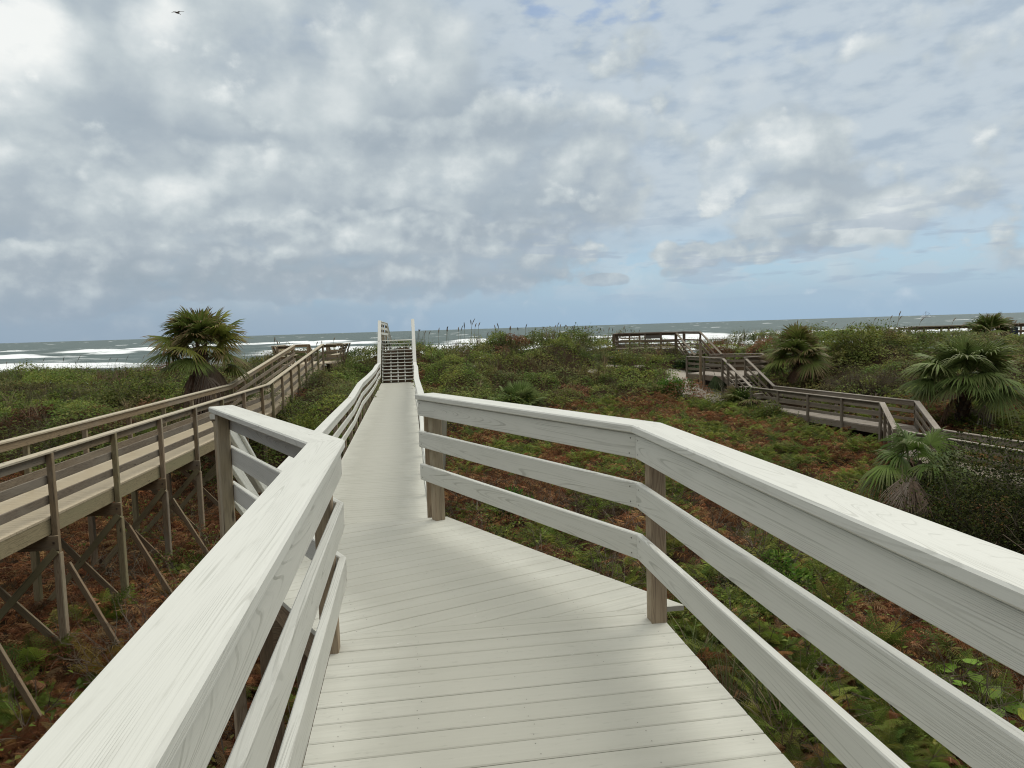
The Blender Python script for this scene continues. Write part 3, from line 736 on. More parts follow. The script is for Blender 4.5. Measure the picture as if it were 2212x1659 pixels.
for p in (q0, q3, q1, q2):
    post_at(p - rd * .05, float(ground(p[0], p[1])) - .2, ZR - .04, .12, M['brown'], BB, rd, 'pile')

# ================================================================ GREY BOARDWALK (right)
GB = empty('grey_boardwalk', (13.6, 30, -2.72))
tag(GB, 'old grey boardwalk stepping down from a dune-top platform by stairs past the palms', 'boardwalk')
A = lambda *p: np.array(p, float)
g, gc, gd = M['grey'], M['greydeck'], M['greydeck']
c0n, c1n = A(12.22, 35.9), A(14.62, 27.88); c0f, c1f = A(13.40, 36.3), A(15.97, 28.05)
wdir = (c1n - c0n) / np.linalg.norm(c1n - c0n); wn = perp(wdir)       # towards the viewer; wn points left (to -x)
mb = MB(); deck_boards(mb, [c0n, c1n - wn * 0, c1f, c0f], wn, .14, -2.72, th=.04, gap=.008, jit=.004); mb.build('walk_deck', [gd, M['screw']], GB)
# cap lines sit above the deck edges
mb = MB(); mb.beam(ext(c0n + wn * .02, -2.885), ext(c1n + wn * .02, -2.885), .045, .25, (0, 0, 1), 0.); mb.build('fascia', M['grey'], GB)
mb = MB(); mb.beam(ext(c0f - wn * .02, -2.885), ext(c1f - wn * .02, -2.885), .045, .25, (0, 0, 1), 0.); mb.build('fascia', M['grey'], GB)
simple_rail(GB, c0n, c1n, -2.72, None, g, gc, g, n=5, side=-1 if perp(wdir) @ wn < 0 else 1, H=1.0, bds=((.83, .955), (.50, .62), (.18, .30)))
simple_rail(GB, c0f, c1f, -2.72, None, g, gc, g, n=5, side=1 if perp(wdir) @ wn < 0 else -1, H=1.0, bds=((.78, .955), (.50, .62), (.18, .30)))
# ramp down to the low walk
r1n, r1f = A(13.52, 24.75), A(14.80, 24.6); RZ = -3.32
mb = MB()
for i in range(24):
    a = (i + .5) / 24; p = c1n + (r1n - c1n) * a; q = c1f + (r1f - c1f) * a; z = -2.73 + (RZ + 2.72) * a
    mb.beam(ext(p, z - .02), ext(q, z - .02), .128, .04, (0, 0, 1), 0.)
mb.build('ramp_deck', [gd], GB)
simple_rail(GB, c1n + wdir * .05, r1n, -2.72, RZ, g, gc, g, n=4, side=1, H=1.0, bds=((.80, .955), (.50, .62), (.18, .30)), cw=.2)
simple_rail(GB, c1f + wdir * .05, r1f, -2.72, RZ, g, gc, g, n=4, side=-1, H=1.0, bds=((.80, .955), (.50, .62), (.18, .30)), cw=.2)
l2n, l2f = A(15.6, 16.6), A(16.9, 17.2)
ldir = (l2n - r1n) / np.linalg.norm(l2n - r1n); ln_ = perp(ldir)
mb = MB(); deck_boards(mb, [r1n, l2n, l2f, r1f], ln_, .14, RZ, th=.04, gap=.008, jit=.004); mb.build('low_deck', [g, M['screw']], GB)
mb = MB(); mb.beam(ext(r1n + ln_ * .02, RZ - .165), ext(l2n + ln_ * .02, RZ - .165), .045, .25, (0, 0, 1), 0.); mb.build('fascia', M['grey'], GB)
simple_rail(GB, r1n + ldir * .1, l2n, RZ, None, g, gc, g, n=5, side=1, H=1.0, bds=((.82, .955), (.42, .54)))
simple_rail(GB, r1f + ldir * .1, l2f, RZ, None, g, gc, g, n=5, side=-1, H=1.0, bds=((.78, .955), (.42, .54)))
# mid platform
MZ = -1.35
mp = [A(10.45, 41.9), A(11.55, 38.55), A(12.75, 38.85), A(14.3, 39.6), A(14.95, 42.6), A(12.2, 43.6)]
mb = MB(); deck_boards(mb, mp, wn, .14, MZ, th=.04, gap=.008, jit=.003); mb.build('mid_deck', [gd, M['screw']], GB)
mr_ = ((.80, .93), (.52, .65), (.22, .35))
for i, j, n_, sd in ((0, 1, 3, 1), (2, 3, 2, 1), (3, 4, 2, 1), (4, 5, 3, 1)):
    simple_rail(GB, mp[i], mp[j], MZ, None, g, gc, g, n=n_, side=sd, H=1.02, bds=mr_)
    d = (mp[j] - mp[i]) / np.linalg.norm(mp[j] - mp[i])
    mb = MB(); mb.beam(ext(mp[i] + perp(d) * .03, MZ - .17), ext(mp[j] + perp(d) * .03, MZ - .17), .045, .25, (0, 0, 1), 0.); mb.build('fascia', M['grey'] if i else M['darkwood'], GB)
d = (mp[2] - mp[1]) / np.linalg.norm(mp[2] - mp[1]); mb = MB(); mb.beam(ext(mp[1] + perp(d) * .03, MZ - .17), ext(mp[2] + perp(d) * .03, MZ - .17), .045, .25, (0, 0, 1), 0.); mb.build('fascia', M['grey'], GB)
post_at(A(10.75, 40.3), -2.7, MZ + 1.75, .13, M['brown'], GB, (0, 1), 'tall_post', .01)
for p, q in (((11.35, 39.2), (11.95, 37.0)),):
    mb = MB(); mb.beam(ext(A(*p), MZ - .25), ext(A(*q), -2.95), .05, .15, (0, 0, 1), .003); mb.build('brace', M['grey'], GB)
post_at(A(11.65, 38.1), -3.1, MZ + .95, .13, M['grey'], GB, (0, 1), 'post', .01)
# stair from mid platform to the walk
def flight(parent, a0, a1, z0, b0, b1, z1, n, mt):
    """treads from edge a0-a1 at z0 down to edge b0-b1 at z1"""
    s_ = empty('stair_flight', ext(a0, z0), parent); s_.location = Vector([float(v) for v in ext(a0, z0)]) - root_of(parent)
    for k in range(1, n):
        t = k / n; p = a0 + (b0 - a0) * t; q = a1 + (b1 - a1) * t; z = z0 + (z1 - z0) * t
        run = np.linalg.norm(b0 - a0) / n
        mb = MB(); mb.beam(ext(p, z), ext(q, z), run + .02, .045, (0, 0, 1), .005); mb.build('tread', mt, s_)
    for p, q in ((a0, b0), (a1, b1)):
        mb = MB(); mb.beam(ext(p, z0 - .12), ext(q, z1 - .05), .045, .26, (0, 0, 1), 0.); mb.build('stringer', M['grey'], s_)
flight(GB, mp[1], mp[2], MZ, c0n, c0f, -2.72, 8, gd)
simple_rail(GB, mp[1], c0n, MZ, -2.72, g, gc, g, n=3, side=1, H=1.0, bds=((.50, .62), (.20, .30)), cw=.16)
simple_rail(GB, mp[2], c0f, MZ, -2.72, g, gc, g, n=3, side=-1, H=1.0, bds=((.50, .62), (.20, .30)), cw=.16)
# upper platform
UZ = .04
up = [A(6.9, 47.2), A(10.75, 46.0), A(12.35, 46.6), A(12.0, 49.4), A(7.6, 50.4)]
dk = M['darkwood']
mb = MB(); deck_boards(mb, up, A(1, -.3) / np.linalg.norm(A(1, -.3)), .14, UZ, th=.04, gap=.008); mb.build('upper_deck', [M['grey'], M['screw']], GB)
for i, j, n_ in ((0, 1, 5), (2, 3, 2), (3, 4, 4), (4, 0, 3)):
    simple_rail(GB, up[i], up[j], UZ, None, dk, dk, dk, n=n_, side=1, H=1.0, bds=((.83, .95), (.38, .48), (.10, .20)))
d = (up[1] - up[0]) / np.linalg.norm(up[1] - up[0]); mb = MB(); mb.beam(ext(up[0] + perp(d) * .03, UZ - .19), ext(up[1] + perp(d) * .03, UZ - .19), .045, .28, (0, 0, 1), 0.); mb.build('fascia', dk, GB)
# bench backs seen through the rail
for p, q, z, h in ((A(7.5, 48.6), A(8.8, 48.2), UZ + .50, .09), (A(7.5, 48.6), A(8.8, 48.2), UZ + .66, .09), (A(7.5, 48.6), A(8.8, 48.2), UZ + .82, .09), (A(9.2, 48.3), A(10.2, 47.95), UZ + .70, .22)):
    mb = MB(); mb.beam(ext(p, z), ext(q, z), .04, h, (0, 0, 1), .004); mb.build('bench_back', M['brown'] if h < .2 else M['screw'], GB)
flight(GB, up[1], up[2], UZ, A(11.4, 43.6), A(12.75, 43.3), MZ, 7, gd)
simple_rail(GB, up[1], A(11.35, 43.7), UZ, MZ, dk, g, dk, n=2, side=1, H=1.0, bds=((.50, .62), (.16, .28)))
simple_rail(GB, up[2], A(12.85, 43.4), UZ, MZ, dk, g, dk, n=2, side=-1, H=1.0, bds=((.50, .62), (.16, .28)))

# ================================================================ FAR RIGHT BOARDWALK
FB = empty('red_brown_boardwalk', (30, 47, 0))
tag(FB, 'red-brown boardwalk half hidden by dune scrub beside a small dark palm', 'boardwalk')
e0, e1 = at(1962, 703, 46.5), at(2300, 694, 48.)
E0, E1 = e0[:2], e1[:2]; EZ = -.12
simple_rail(FB, E0, E1, EZ, None, dk, M['brown'], dk, n=6, side=1, H=1.03, bds=((.82, .97), (.42, .56)), cw=.18)
simple_rail(FB, E0 + A(.4, 1.7), E1 + A(0, 1.7), EZ, None, M['brown'], M['brown'], M['brown'], n=7, side=-1, H=1.03, bds=((.82, .97), (.42, .56)), cw=.18)
mb = MB(); deck_boards(mb, [E0, E1, E1 + A(0, 1.6), E0 + A(.4, 1.6)], A(0, 1.), .14, EZ, th=.04, gap=.008); mb.build('deck', [M['brown'], M['screw']], FB)
d = (E1 - E0) / np.linalg.norm(E1 - E0); mb = MB(); mb.beam(ext(E0 + perp(d) * .03, EZ - .17), ext(E1 + perp(d) * .03, EZ - .17), .045, .26, (0, 0, 1), 0.); mb.build('fascia', dk, FB)
#%%PART3
# ================================================================ PLANTS
def rots(yaw, pitch, roll):
    """local +Y turned to heading yaw, raised by pitch, rolled about itself"""
    yaw, pitch, roll = np.broadcast_arrays(*[np.asarray(v, float) for v in (yaw, pitch, roll)])
    cy, sy, cp, sp, cr, sr = np.cos(yaw), np.sin(yaw), np.cos(pitch), np.sin(pitch), np.cos(roll), np.sin(roll)
    f = np.stack([-sy * cp, cy * cp, sp], -1); r = np.stack([cy, sy, np.zeros_like(cy)], -1); u = np.cross(r, f)
    r2 = r * cr[..., None] + u * sr[..., None]; u2 = np.cross(r2, f)
    return np.stack([r2, f, u2], -1)
def tint(base, n, j=.25, hue=.10):
    base = np.asarray(base, float)
    k = 1 + (rng.random((n, 1)) - .5) * 2 * j
    h = 1 + (rng.random((n, 3)) - .5) * 2 * hue
    return base * k * h
def pick(pal, n, j=.25, hue=.1):
    pal = np.asarray(pal, float) * 1.25; return tint(pal[rng.integers(0, len(pal), n)], n, j, hue)

def leaf_tpl(w=.6, fold=.12):
    V = np.array([[0, 0, 0], [w * .5, .45, fold], [0, 1, 0.02], [-w * .5, .45, fold]]); return V, np.array([[0, 1, 2, 3]])
def frond_tpl(pairs=10, sub=False, dead=False, seed=1):
    r = np.random.default_rng(seed); V = []; Q = []
    def quad(a, b_, c, d):
        n = len(V); V.extend([a, b_, c, d]); Q.append([n, n + 1, n + 2, n + 3])
    def stem(t):
        y = t - (.12 * t * t if dead else .05 * t * t); z = .34 * t - .42 * t * t if not dead else .22 * t - .55 * t * t
        return np.array([.05 * math.sin(3 * t + seed), y, z])
    for i in range(5):
        a, c = stem(i / 5), stem((i + 1) / 5); w = .008
        quad(a + [w, 0, 0], c + [w, 0, 0], c - [w, 0, 0], a - [w, 0, 0])
    for i in range(pairs):
        t = .16 + .82 * i / pairs; p = stem(t); sp = .82 / pairs
        L = .44 * (1 - ((t - .05) / .97)) ** .85 * (.85 + .3 * r.random())
        for s in (-1, 1):
            fw = .30 + .25 * r.random(); dr = (-.10 - .25 * r.random()) if not dead else (-.35 - .6 * r.random())
            d = np.array([s * math.cos(fw), math.sin(fw), dr]); d /= np.linalg.norm(d)
            if dead: d[1] += (r.random() - .5) * .8
            w = sp * (.62 if not dead else .40)
            ax = np.array([0, 1., .1])
            if not sub:
                tw = (r.random() - .5) * (.3 if not dead else 1.6) * w
                quad(p, p + d * L * .45 + ax * w * .55 + [0, 0, tw], p + d * L + [0, 0, dr * L * .3], p + d * L * .45 - ax * w * .45 - [0, 0, tw])
            else:
                m_ = max(3, int(L / .045))
                for k in range(m_):
                    u = (k + .5) / m_; c = p + d * L * u + [0, 0, dr * L * .25 * u * u]; l2 = .085 * (1 - u) ** .7 + .02
                    for s2 in (-1, 1):
                        e = ax * s2 * (.8 + .2 * r.random()) + d * .55; e = e / np.linalg.norm(e)
                        e[2] += (-.2 if not dead else -.5) * r.random()
                        ww = L / m_ * .42
                        quad(c - d * ww, c + e * l2 * .5 - d * ww * .6 + [0, 0, .01], c + e * l2, c + e * l2 * .5 + d * ww)
                        
    V = np.array(V); return V, np.array(Q)
LEAF = leaf_tpl(); LEAFN = leaf_tpl(.38, .06); LEAFR = leaf_tpl(.95, .1)
F_NEAR = [frond_tpl(11, True, False, k) for k in (1, 2, 3)]
F_MID = [frond_tpl(9, False, False, k) for k in (4, 5, 6)]
D_NEAR = [frond_tpl(10, True, True, k) for k in (7, 8, 9)]
D_MID = [frond_tpl(9, False, True, k) for k in (10, 11, 12)]
def tuft_tpl(n=14, seed=3, spread=.5, h=1.):
    r = np.random.default_rng(seed); V = []; Q = []
    for i in range(n):
        a = r.random() * 6.28; o = r.random() * .08; L = h * (.55 + .45 * r.random()); k = spread * (.4 + r.random() * .8); w = .012
        d = np.array([math.cos(a), math.sin(a), 0]); s = np.array([-d[1], d[0], 0]); p = d * o; pts = []
        for j in range(4):
            t = j / 3; pts.append(p + d * k * t * t * L + np.array([0, 0, L * (t - .28 * k * t * t)]))
        for j in range(3):
            w0 = w * (1 - j / 3.2); w1 = w * (1 - (j + 1) / 3.2); nn = len(V)
            V.extend([pts[j] - s * w0, pts[j] + s * w0, pts[j + 1] + s * w1, pts[j + 1] - s * w1]); Q.append([nn, nn + 1, nn + 2, nn + 3])
    return np.array(V), np.array(Q)
TUFT = [tuft_tpl(14, k, .5 + .2 * k) for k in range(3)]
def twig_tpl(seed=1, n=4):
    r = np.random.default_rng(seed); V = []; Q = []
    def br(p, d, L, w, dep):
        seg = 3
        for j in range(seg):
            d2 = d + (r.random(3) - .5) * .55; d2 /= np.linalg.norm(d2); q = p + d2 * L / seg
            s = np.cross(d2, r.random(3) - .5); s /= np.linalg.norm(s); s2 = np.cross(s, d2); w1 = w * .8
            for ss in (s, s2):
                nn = len(V); V.extend([p - ss * w, p + ss * w, q + ss * w1, q - ss * w1]); Q.append([nn, nn + 1, nn + 2, nn + 3])
            if dep > 0 and r.random() < .85: br(q, d2 + (r.random(3) - .5) * 1.6, L * .6, w * .6, dep - 1)
            p, d, w = q, d2, w1
    for i in range(n):
        a = r.random() * 6.28; br(np.array([.1 * math.cos(a), .1 * math.sin(a), 0.]), np.array([math.cos(a) * .7, math.sin(a) * .7, .8]), .9, .012, 2)
    return np.array(V), np.array(Q)
TWIG = [twig_tpl(k) for k in range(3)]

DEADC = [(.205, .092, .041), (.155, .068, .032), (.25, .13, .058), (.115, .052, .027), (.29, .18, .09), (.19, .108, .056)]
GREENC = [(.10, .13, .022), (.135, .165, .03), (.075, .10, .02), (.16, .165, .038)]
SHRUBC = [(.09, .125, .027), (.12, .145, .032), (.07, .095, .022), (.15, .16, .042), (.10, .10, .036)]
OLIVEC = [(.095, .095, .038), (.12, .11, .048), (.075, .08, .03)]
GRASSC = [(.12, .115, .048), (.16, .135, .065), (.09, .10, .038), (.18, .145, .08)]
TWIGC = [(.14, .11, .08), (.10, .08, .06), (.18, .15, .115)]

def in_view(x, y, m=4.):
    return np.abs(x) < np.abs(y) * .80 + m
def under_walks(x, y):
    """cells right under or on a deck that lies near the ground"""
    s = x * DS[0] + y * DS[1]; l = x * NL[0] + y * NL[1]
    k = (l > -1.75) & (l < .35) & (s > 24) & (s < 46)
    u = (x - c0n[0]) * wdir[0] + (y - c0n[1]) * wdir[1]; v = -((x - c0n[0]) * wn[0] + (y - c0n[1]) * wn[1])
    k |= (v > -.12) & (v < 1.42) & (u > -3.3) & (u < 12.)
    u = (x - r1n[0]) * ldir[0] + (y - r1n[1]) * ldir[1]; v = -((x - r1n[0]) * ln_[0] + (y - r1n[1]) * ln_[1])
    k |= (v > -.12) & (v < 1.4) & (u > -.5) & (u < 9)
    k |= (x > 10.3) & (x < 15.2) & (y > 38.4) & (y < 43.8)
    k |= (x > 6.8) & (x < 12.6) & (y > 46) & (y < 50.6)
    x2 = en[0]; k |= (x > x2 - 2.4) & (x < x2 + .8) & (y > 36.2) & (y < 42.6)
    kk = (y > 30) & (y < 38.8); xr = kn[0] + (en[0] - kn[0]) * (y - kn[1]) / (en[1] - kn[1]); k |= kk & (x > xr - 1.75) & (x < xr + .15)
    return k
def scatter(n, x0, x1, y0, y1):
    x = x0 + (x1 - x0) * rng.random(n); y = y0 + (y1 - y0) * rng.random(n)
    k = in_view(x, y) & ~under_walks(x, y)
    return x[k], y[k]
def duney(x, y):
    """0 in the swale, 1 on the scrub covered dunes"""
    toe = np.interp(x, [-40, -24, -14, -10.5, -8, -5.5, -3.5, -1, 3, 8, 11, 15, 18, 24, 40], [25, 25, 22.5, 24, 22, 24.5, 28, 33.5, 36., 37.5, 37, 33, 32, 30, 28])
    return sstep(-1.6, 1.6, y - toe + (fbm(x * .3, y * .3, 77) - .5) * 5)
def greenness(x, y):
    return .55 * fbm(x * .42 + 9, y * .42, 101, 4) + .45 * fbm(x * 1.7, y * 1.7, 103, 2) + np.interp(x, [-10, -2, 2, 8, 14], [-.24, -.15, -.035, -.02, .0]) + .05 * sstep(12, 5, y) * (x > 0)

def domes(x, y, cell, r0, r1, h0, h1, seed, empty_=.0):
    """height, kind and slope of the rounded plant standing highest over each point: one plant per jittered cell"""
    ix = np.floor(x / cell).astype(int); iy = np.floor(y / cell).astype(int)
    best = np.zeros_like(x); kind = np.zeros_like(x); lum = np.ones_like(x); sx = np.zeros_like(x); sy = np.zeros_like(x)
    for a in (-1, 0, 1):
        for c in (-1, 0, 1):
            jx, jy = ix + a, iy + c
            cx = (jx + .15 + .7 * _hash(jx, jy, seed)) * cell; cy = (jy + .15 + .7 * _hash(jx, jy, seed + 1)) * cell
            q = _hash(jx, jy, seed + 2); rr = r0 + (r1 - r0) * q; hh = (h0 + (h1 - h0) * _hash(jx, jy, seed + 3) ** 1.5) * (.6 + .4 * q)
            hh = np.where(_hash(jx, jy, seed + 6) < empty_, 0, hh)
            d = np.hypot(x - cx, y - cy) / rr; h = hh * np.sqrt(np.clip(1 - d * d, 0, 1))
            k = h > best
            best = np.where(k, h, best); kind = np.where(k, _hash(jx, jy, seed + 4), kind); lum = np.where(k, .72 + .6 * _hash(jx, jy, seed + 5), lum)
            sx = np.where(k, (x - cx) / rr, sx); sy = np.where(k, (y - cy) / rr, sy)
    return best, kind, lum, sx, sy

# --- dead and living bracken in the swale
def swale():
    dead = AC(); fern = AC(); herb = AC()
    for (N, x0, x1, y0, y1, near) in ((36000, -16, 12, 2.5, 13.5, 1), (46000, -20, 24, 13, 27, 0), (42000, -16, 26, 26, 41, 0)):
        x, y = scatter(N, x0, x1, y0, y1)
        k = rng.random(len(x)) > duney(x, y); x, y = x[k], y[k]
        hd, kd, lu_, sx_, sy_ = domes(x, y, .62, .34, .66, .10, .55, 311, .10)
        g_ = greenness(x, y) * .75 + .125 + (kd - .5) * .30 + (rng.random(len(x)) - .5) * .10
        z = ground(x, y)
        mound = fbm(x * .8, y * .8, 111, 3)
        h = .04 + .25 * np.clip(mound - .25, 0, 1) + hd * (.55 + .45 * rng.random(len(x)))
        sm = sandmask(x, y) < .4
        isd = (g_ < .545) & sm; isg = (g_ >= .545) & sm
        for sel, tpls, ac, pal, pit, s0, s1, j in ((isd, D_NEAR if near else D_MID, dead, DEADC, (-.5, .9), .24, .46, .42), (isg, F_NEAR if near else F_MID, fern, GREENC, (.05, .75), .26, .54, .4)):
            ii = np.where(sel)[0]; 
            for q in range(3):
                jj = ii[q::3]; n = len(jj)
                if n == 0: continue
                if near:
                    dist = np.hypot(x[jj], y[jj]); keep = dist < 12.5
                else: keep = np.ones(n, bool)
                for kk, tt in ((keep, tpls[q]), (~keep, (D_MID if sel is isd else F_MID)[q])):
                    c = jj[kk]; n = len(c)
                    if n == 0: continue
                    yaw = rng.random(n) * 6.283; pi = pit[0] + (pit[1] - pit[0]) * rng.random(n)
                    sc = s0 + (s1 - s0) * rng.random(n)
                    P = np.stack([x[c], y[c], z[c] + h[c]], -1)
                    patch = (.78 + .44 * fbm(x[c] * .9, y[c] * .9, 131, 3)) * lu_[c]
                    ac.inst(tt, P, rots(yaw, pi, (rng.random(n) - .5) * 1.), sc, pick(pal, n, j, .12) * patch[:, None])
    # low leafy vines and seedlings among the bracken
    x, y = scatter(9000, -15, 24, 3, 36); k = (rng.random(len(x)) > duney(x, y)) & (fbm(x * .55 + 3, y * .55, 141, 3) > .50); x, y = x[k], y[k]
    z = ground(x, y); n0 = len(x)
    for i in range(7):
        dx, dy = (rng.random((2, n0)) - .5) * .5
        P = np.stack([x + dx, y + dy, z + .25 + .35 * rng.random(n0)], -1)
        herb.inst(LEAF, P, rots(rng.random(n0) * 6.283, (rng.random(n0) - .3) * 1.2, (rng.random(n0) - .5) * 1.4), .05 + .07 * rng.random(n0), pick(GREENC, n0, .4, .12))
    tag(dead.build('dead_bracken', M['dead']), 'rust brown dead bracken covering the hollow between the boardwalks', None, None, 'stuff')
    tag(fern.build('green_bracken', M['fern']), 'green bracken growing through the dead brown fronds', None, None, 'stuff')
    tag(herb.build('ground_vines', M['leaf']), 'low leafy vines scattered over the brown bracken', None, None, 'stuff')
swale()

# --- scrub on the dunes
def dune_scrub():
    a = AC(); gz = AC(); tw = AC()
    N = 76000
    x, y = scatter(N, -36, 34, 21, 54); k = rng.random(len(x)) < duney(x, y); x, y = x[k], y[k]
    k = sandmask(x, y) < .35 + .2 * rng.random(len(x)); x, y = x[k], y[k]
    # behind the crest nothing shows: thin it out
    k = (y < 50) | (rng.random(len(x)) < .3); x, y = x[k], y[k]
    z = ground(x, y); n = len(x)
    big = 1.0 * np.clip(fbm(x * .22, y * .22, 151, 3) - .40, 0, 1)
    pal = np.array([(.15, .20, .04), (.205, .235, .05), (.125, .175, .04), (.185, .205, .055), (.20, .185, .065), (.155, .185, .06)])
    for i in range(10):
        dx, dy = (rng.random((2, n)) - .5) * .6
        xx, yy = x + dx, y + dy
        hd, kd, lu, sx, sy = domes(xx, yy, 1.25, .70, 1.45, .28, 1.1, 401, .06)
        sp = fbm(x * .30 + 40, y * .30, 161, 3)
        idx = np.clip(((sp - .28) / .44 * 3 + kd * 3.4 - .4).astype(int), 0, 5)
        base = pal[idx]; base = np.where((kd > .95)[:, None], np.array([.20, .10, .05]), base)
        t = 1 - .5 * rng.random(n) ** 2.2 + .35 * rng.random(n) ** 7
        hd = hd * (.75 + .5 * vnoise(xx * 3.1, yy * 3.1, 407))
        base = base * np.where(xx < -9.5, .62 + .5 * fbm(xx * .5, yy * .5, 409, 3), 1.)[:, None] * np.where((xx < -9.5) & (kd > .6), .8, 1.)[:, None]
        keep = 1 - .7 * np.exp(-(((xx - 8.8) / 2.4) ** 2 + ((yy - 44.6) / 1.6) ** 2))
        P = np.stack([xx, yy, z + (big + hd * t) * keep + .10], -1)
        yaw = np.arctan2(-sx, sy) + (rng.random(n) - .5) * 3.; pit = .15 + (rng.random(n) - .5) * 1.3 - .5 * np.hypot(sx, sy) * rng.random(n)
        sz = (.065 + .07 * rng.random(n)) * (1.25 if i % 3 == 0 else 1.)
        a.inst(LEAFN if i % 3 == 1 else LEAF, P, rots(yaw, pit, (rng.random(n) - .5) * 1.3), sz, tint(base, n, .38, .12) * lu[:, None])
    # grasses, thicker on the crests
    x, y = scatter(9500, -36, 34, 22, 52); k = (rng.random(len(x)) < duney(x, y)); x, y = x[k], y[k]
    z = ground(x, y); hi = sstep(-2.2, .2, z); k = (rng.random(len(x)) < .12 + .75 * hi * sstep(.40, .60, fbm(x * .4, y * .4, 181, 3))) & (sandmask(x, y) < .7); x, y, z = x[k], y[k], z[k]
    for q in range(3):
        c = np.arange(q, len(x), 3); n = len(c)
        red = fbm(x[c] * .25, y[c] * .25 + 30, 191, 2)
        col = pick(GRASSC, n, .35, .1); col = np.where((red > .64)[:, None], tint((.17, .10, .06), n, .3, .1), col)
        gz.inst(TUFT[q], np.stack([x[c], y[c], z[c] + .15 + domes(x[c], y[c], 1.25, .70, 1.45, .28, 1.1, 401, .06)[0] * .6], -1), rots(rng.random(n) * 6.28, 0 * c, 0 * c), .5 + .6 * rng.random(n), col)
    # bare twigs
    x, y = scatter(3600, -34, 26, 21, 47); k = (rng.random(len(x)) < duney(x, y)) & (fbm(x * .35, y * .35, 201, 3) > np.where(x < -8, .50, .66)); x, y = x[k], y[k]
    x3, y3 = scatter(420, -9, 9, 4, 22); x = np.concatenate([x, x3]); y = np.concatenate([y, y3])          # dead sticks among the bracken
    X = [(-3.2 + rng.random(60) * 2.6), (14.5 + rng.random(40) * 3.)]; Y = [14 + rng.random(60) * 6, 22 + rng.random(40) * 4]
    for q in range(3):
        c = np.arange(q, len(x), 3); n = len(c); z = ground(x[c], y[c])
        mh = domes(x[c], y[c], 1.25, .70, 1.45, .28, 1.1, 401, .06)[0] + np.clip(fbm(x[c] * .22, y[c] * .22, 151, 3) - .40, 0, 1)
        tw.inst(TWIG[q], np.stack([x[c], y[c], z + mh * .7], -1), rots(rng.random(n) * 6.28, (rng.random(n) - .5) * .6, (rng.random(n) - .5) * .6), .35 + .45 * rng.random(n), pick(TWIGC, n, .3, .06))
    tag(a.build('dune_scrub', M['leaf']), 'dense low green scrub and vines covering the dunes', None, None, 'stuff')
    tag(gz.build('dune_grass', M['grass']), 'olive and reddish grass tufts on the dune tops', None, None, 'stuff')
    tag(tw.build('dry_twigs', M['bark']), 'bare grey brown twigs tangled in the dune scrub', None, None, 'stuff')
dune_scrub()

# --- single shrubs
def bush(name, label, cat, P, rad, n, size, pal, tpl=LEAF, group=None, lumps=9, twigs=8, j=.4, flower=None, up=.25, mt='leaf', seed=None):
    """crown of leaves in a lumpy shell over a few stems; P is the middle of its foot on the ground"""
    P = np.asarray(P, float)
    t = empty(name, P); tag(t, label, cat, group)
    a = AC(); rx, ry, rz = rad
    c = rng.normal(size=(lumps, 3)); c /= np.linalg.norm(c, axis=1)[:, None]; c[:, 2] = np.abs(c[:, 2]) * .9
    c *= (.35 + .55 * rng.random((lumps, 1))); lr = .35 + .25 * rng.random(lumps)
    li = rng.integers(0, lumps, n)
    d = rng.normal(size=(n, 3)); d /= np.linalg.norm(d, axis=1)[:, None]
    r = lr[li] * (1 - .55 * rng.random(n) ** 1.6 + .22 * rng.random(n) ** 8)
    q = c[li] + d * r[:, None]; q[:, 2] = np.where(q[:, 2] < -.05, -q[:, 2] * .6, q[:, 2])
    X = P + q * np.array([rx, ry, rz])
    yaw = np.arctan2(-d[:, 0], d[:, 1]) + (rng.random(n) - .5) * 2.; pit = np.arcsin(np.clip(d[:, 2] * .6 + up * rng.random(n), -1, 1)) + (rng.random(n) - .5)
    lum = (.75 + .5 * rng.random(lumps))[li]
    a.inst(tpl, X, rots(yaw, pit, (rng.random(n) - .5) * 2.), size * (.6 + .7 * rng.random(n)), pick(pal, n, j, .12) * lum[:, None])
    a.build('foliage', M[mt], t)
    if flower is not None:
        f = AC(); k = rng.integers(0, n, flower[0]); m_ = len(k)
        f.inst(LEAFR, X[k] + [0, 0, .04], rots(rng.random(m_) * 6.28, rng.random(m_) * .6, rng.random(m_)), np.full(m_, flower[2]), tint(flower[1], m_, .2, .05)); f.build('flower', M['leaf'], t)
    if twigs:
        b_ = AC(); k = rng.random(twigs) * 6.28
        b_.inst(TWIG[0], np.tile(P - [0, 0, .05], (twigs, 1)) + np.stack([np.cos(k) * rx * .15, np.sin(k) * ry * .15, 0 * k], -1), rots(k, .15 * np.cos(k), .15 * np.sin(k)), np.full(twigs, max(rz * .75, .3)), pick(TWIGC, twigs, .2, .05)); b_.build('stem', M['bark'], t)
    return t
def foot(x, y, dz=0.):
    return np.array([x, y, float(ground(x, y)) + dz])
def px_foot(px, py, Y, dz=0.):
    p = at(px, py, Y); return foot(p[0], p[1], dz)
YG = [(.125, .15, .028), (.16, .18, .035), (.09, .115, .024)]
BG = [(.07, .15, .02), (.10, .20, .028), (.05, .11, .016)]
DK = [(.028, .034, .010), (.036, .044, .012), (.065, .075, .018), (.02, .025, .008)]
bush('dark_shrub', 'large dark small-leaved shrub filling the hollow beside the low grey boardwalk', 'shrub', foot(11.9, 17.0), (2.6, 2.1, 2.95), 30000, .072, DK + [(.07, .085, .02)], lumps=24, twigs=8)
bush('dark_shrub', 'lower dark shrub in front of the big dark shrub, behind the white top rail', 'shrub', foot(9.7, 13.6), (1.7, 1.3, 1.05), 7000, .07, DK + [(.06, .075, .018)], lumps=14, twigs=9)
bush('yellow_green_shrub', 'yellow-green shrub below the brown boardwalk ramp, left of the white rail', 'shrub', px_foot(672, 900, 25.5, .0), (1.0, 1.0, 1.35), 4200, .085, YG, lumps=10)
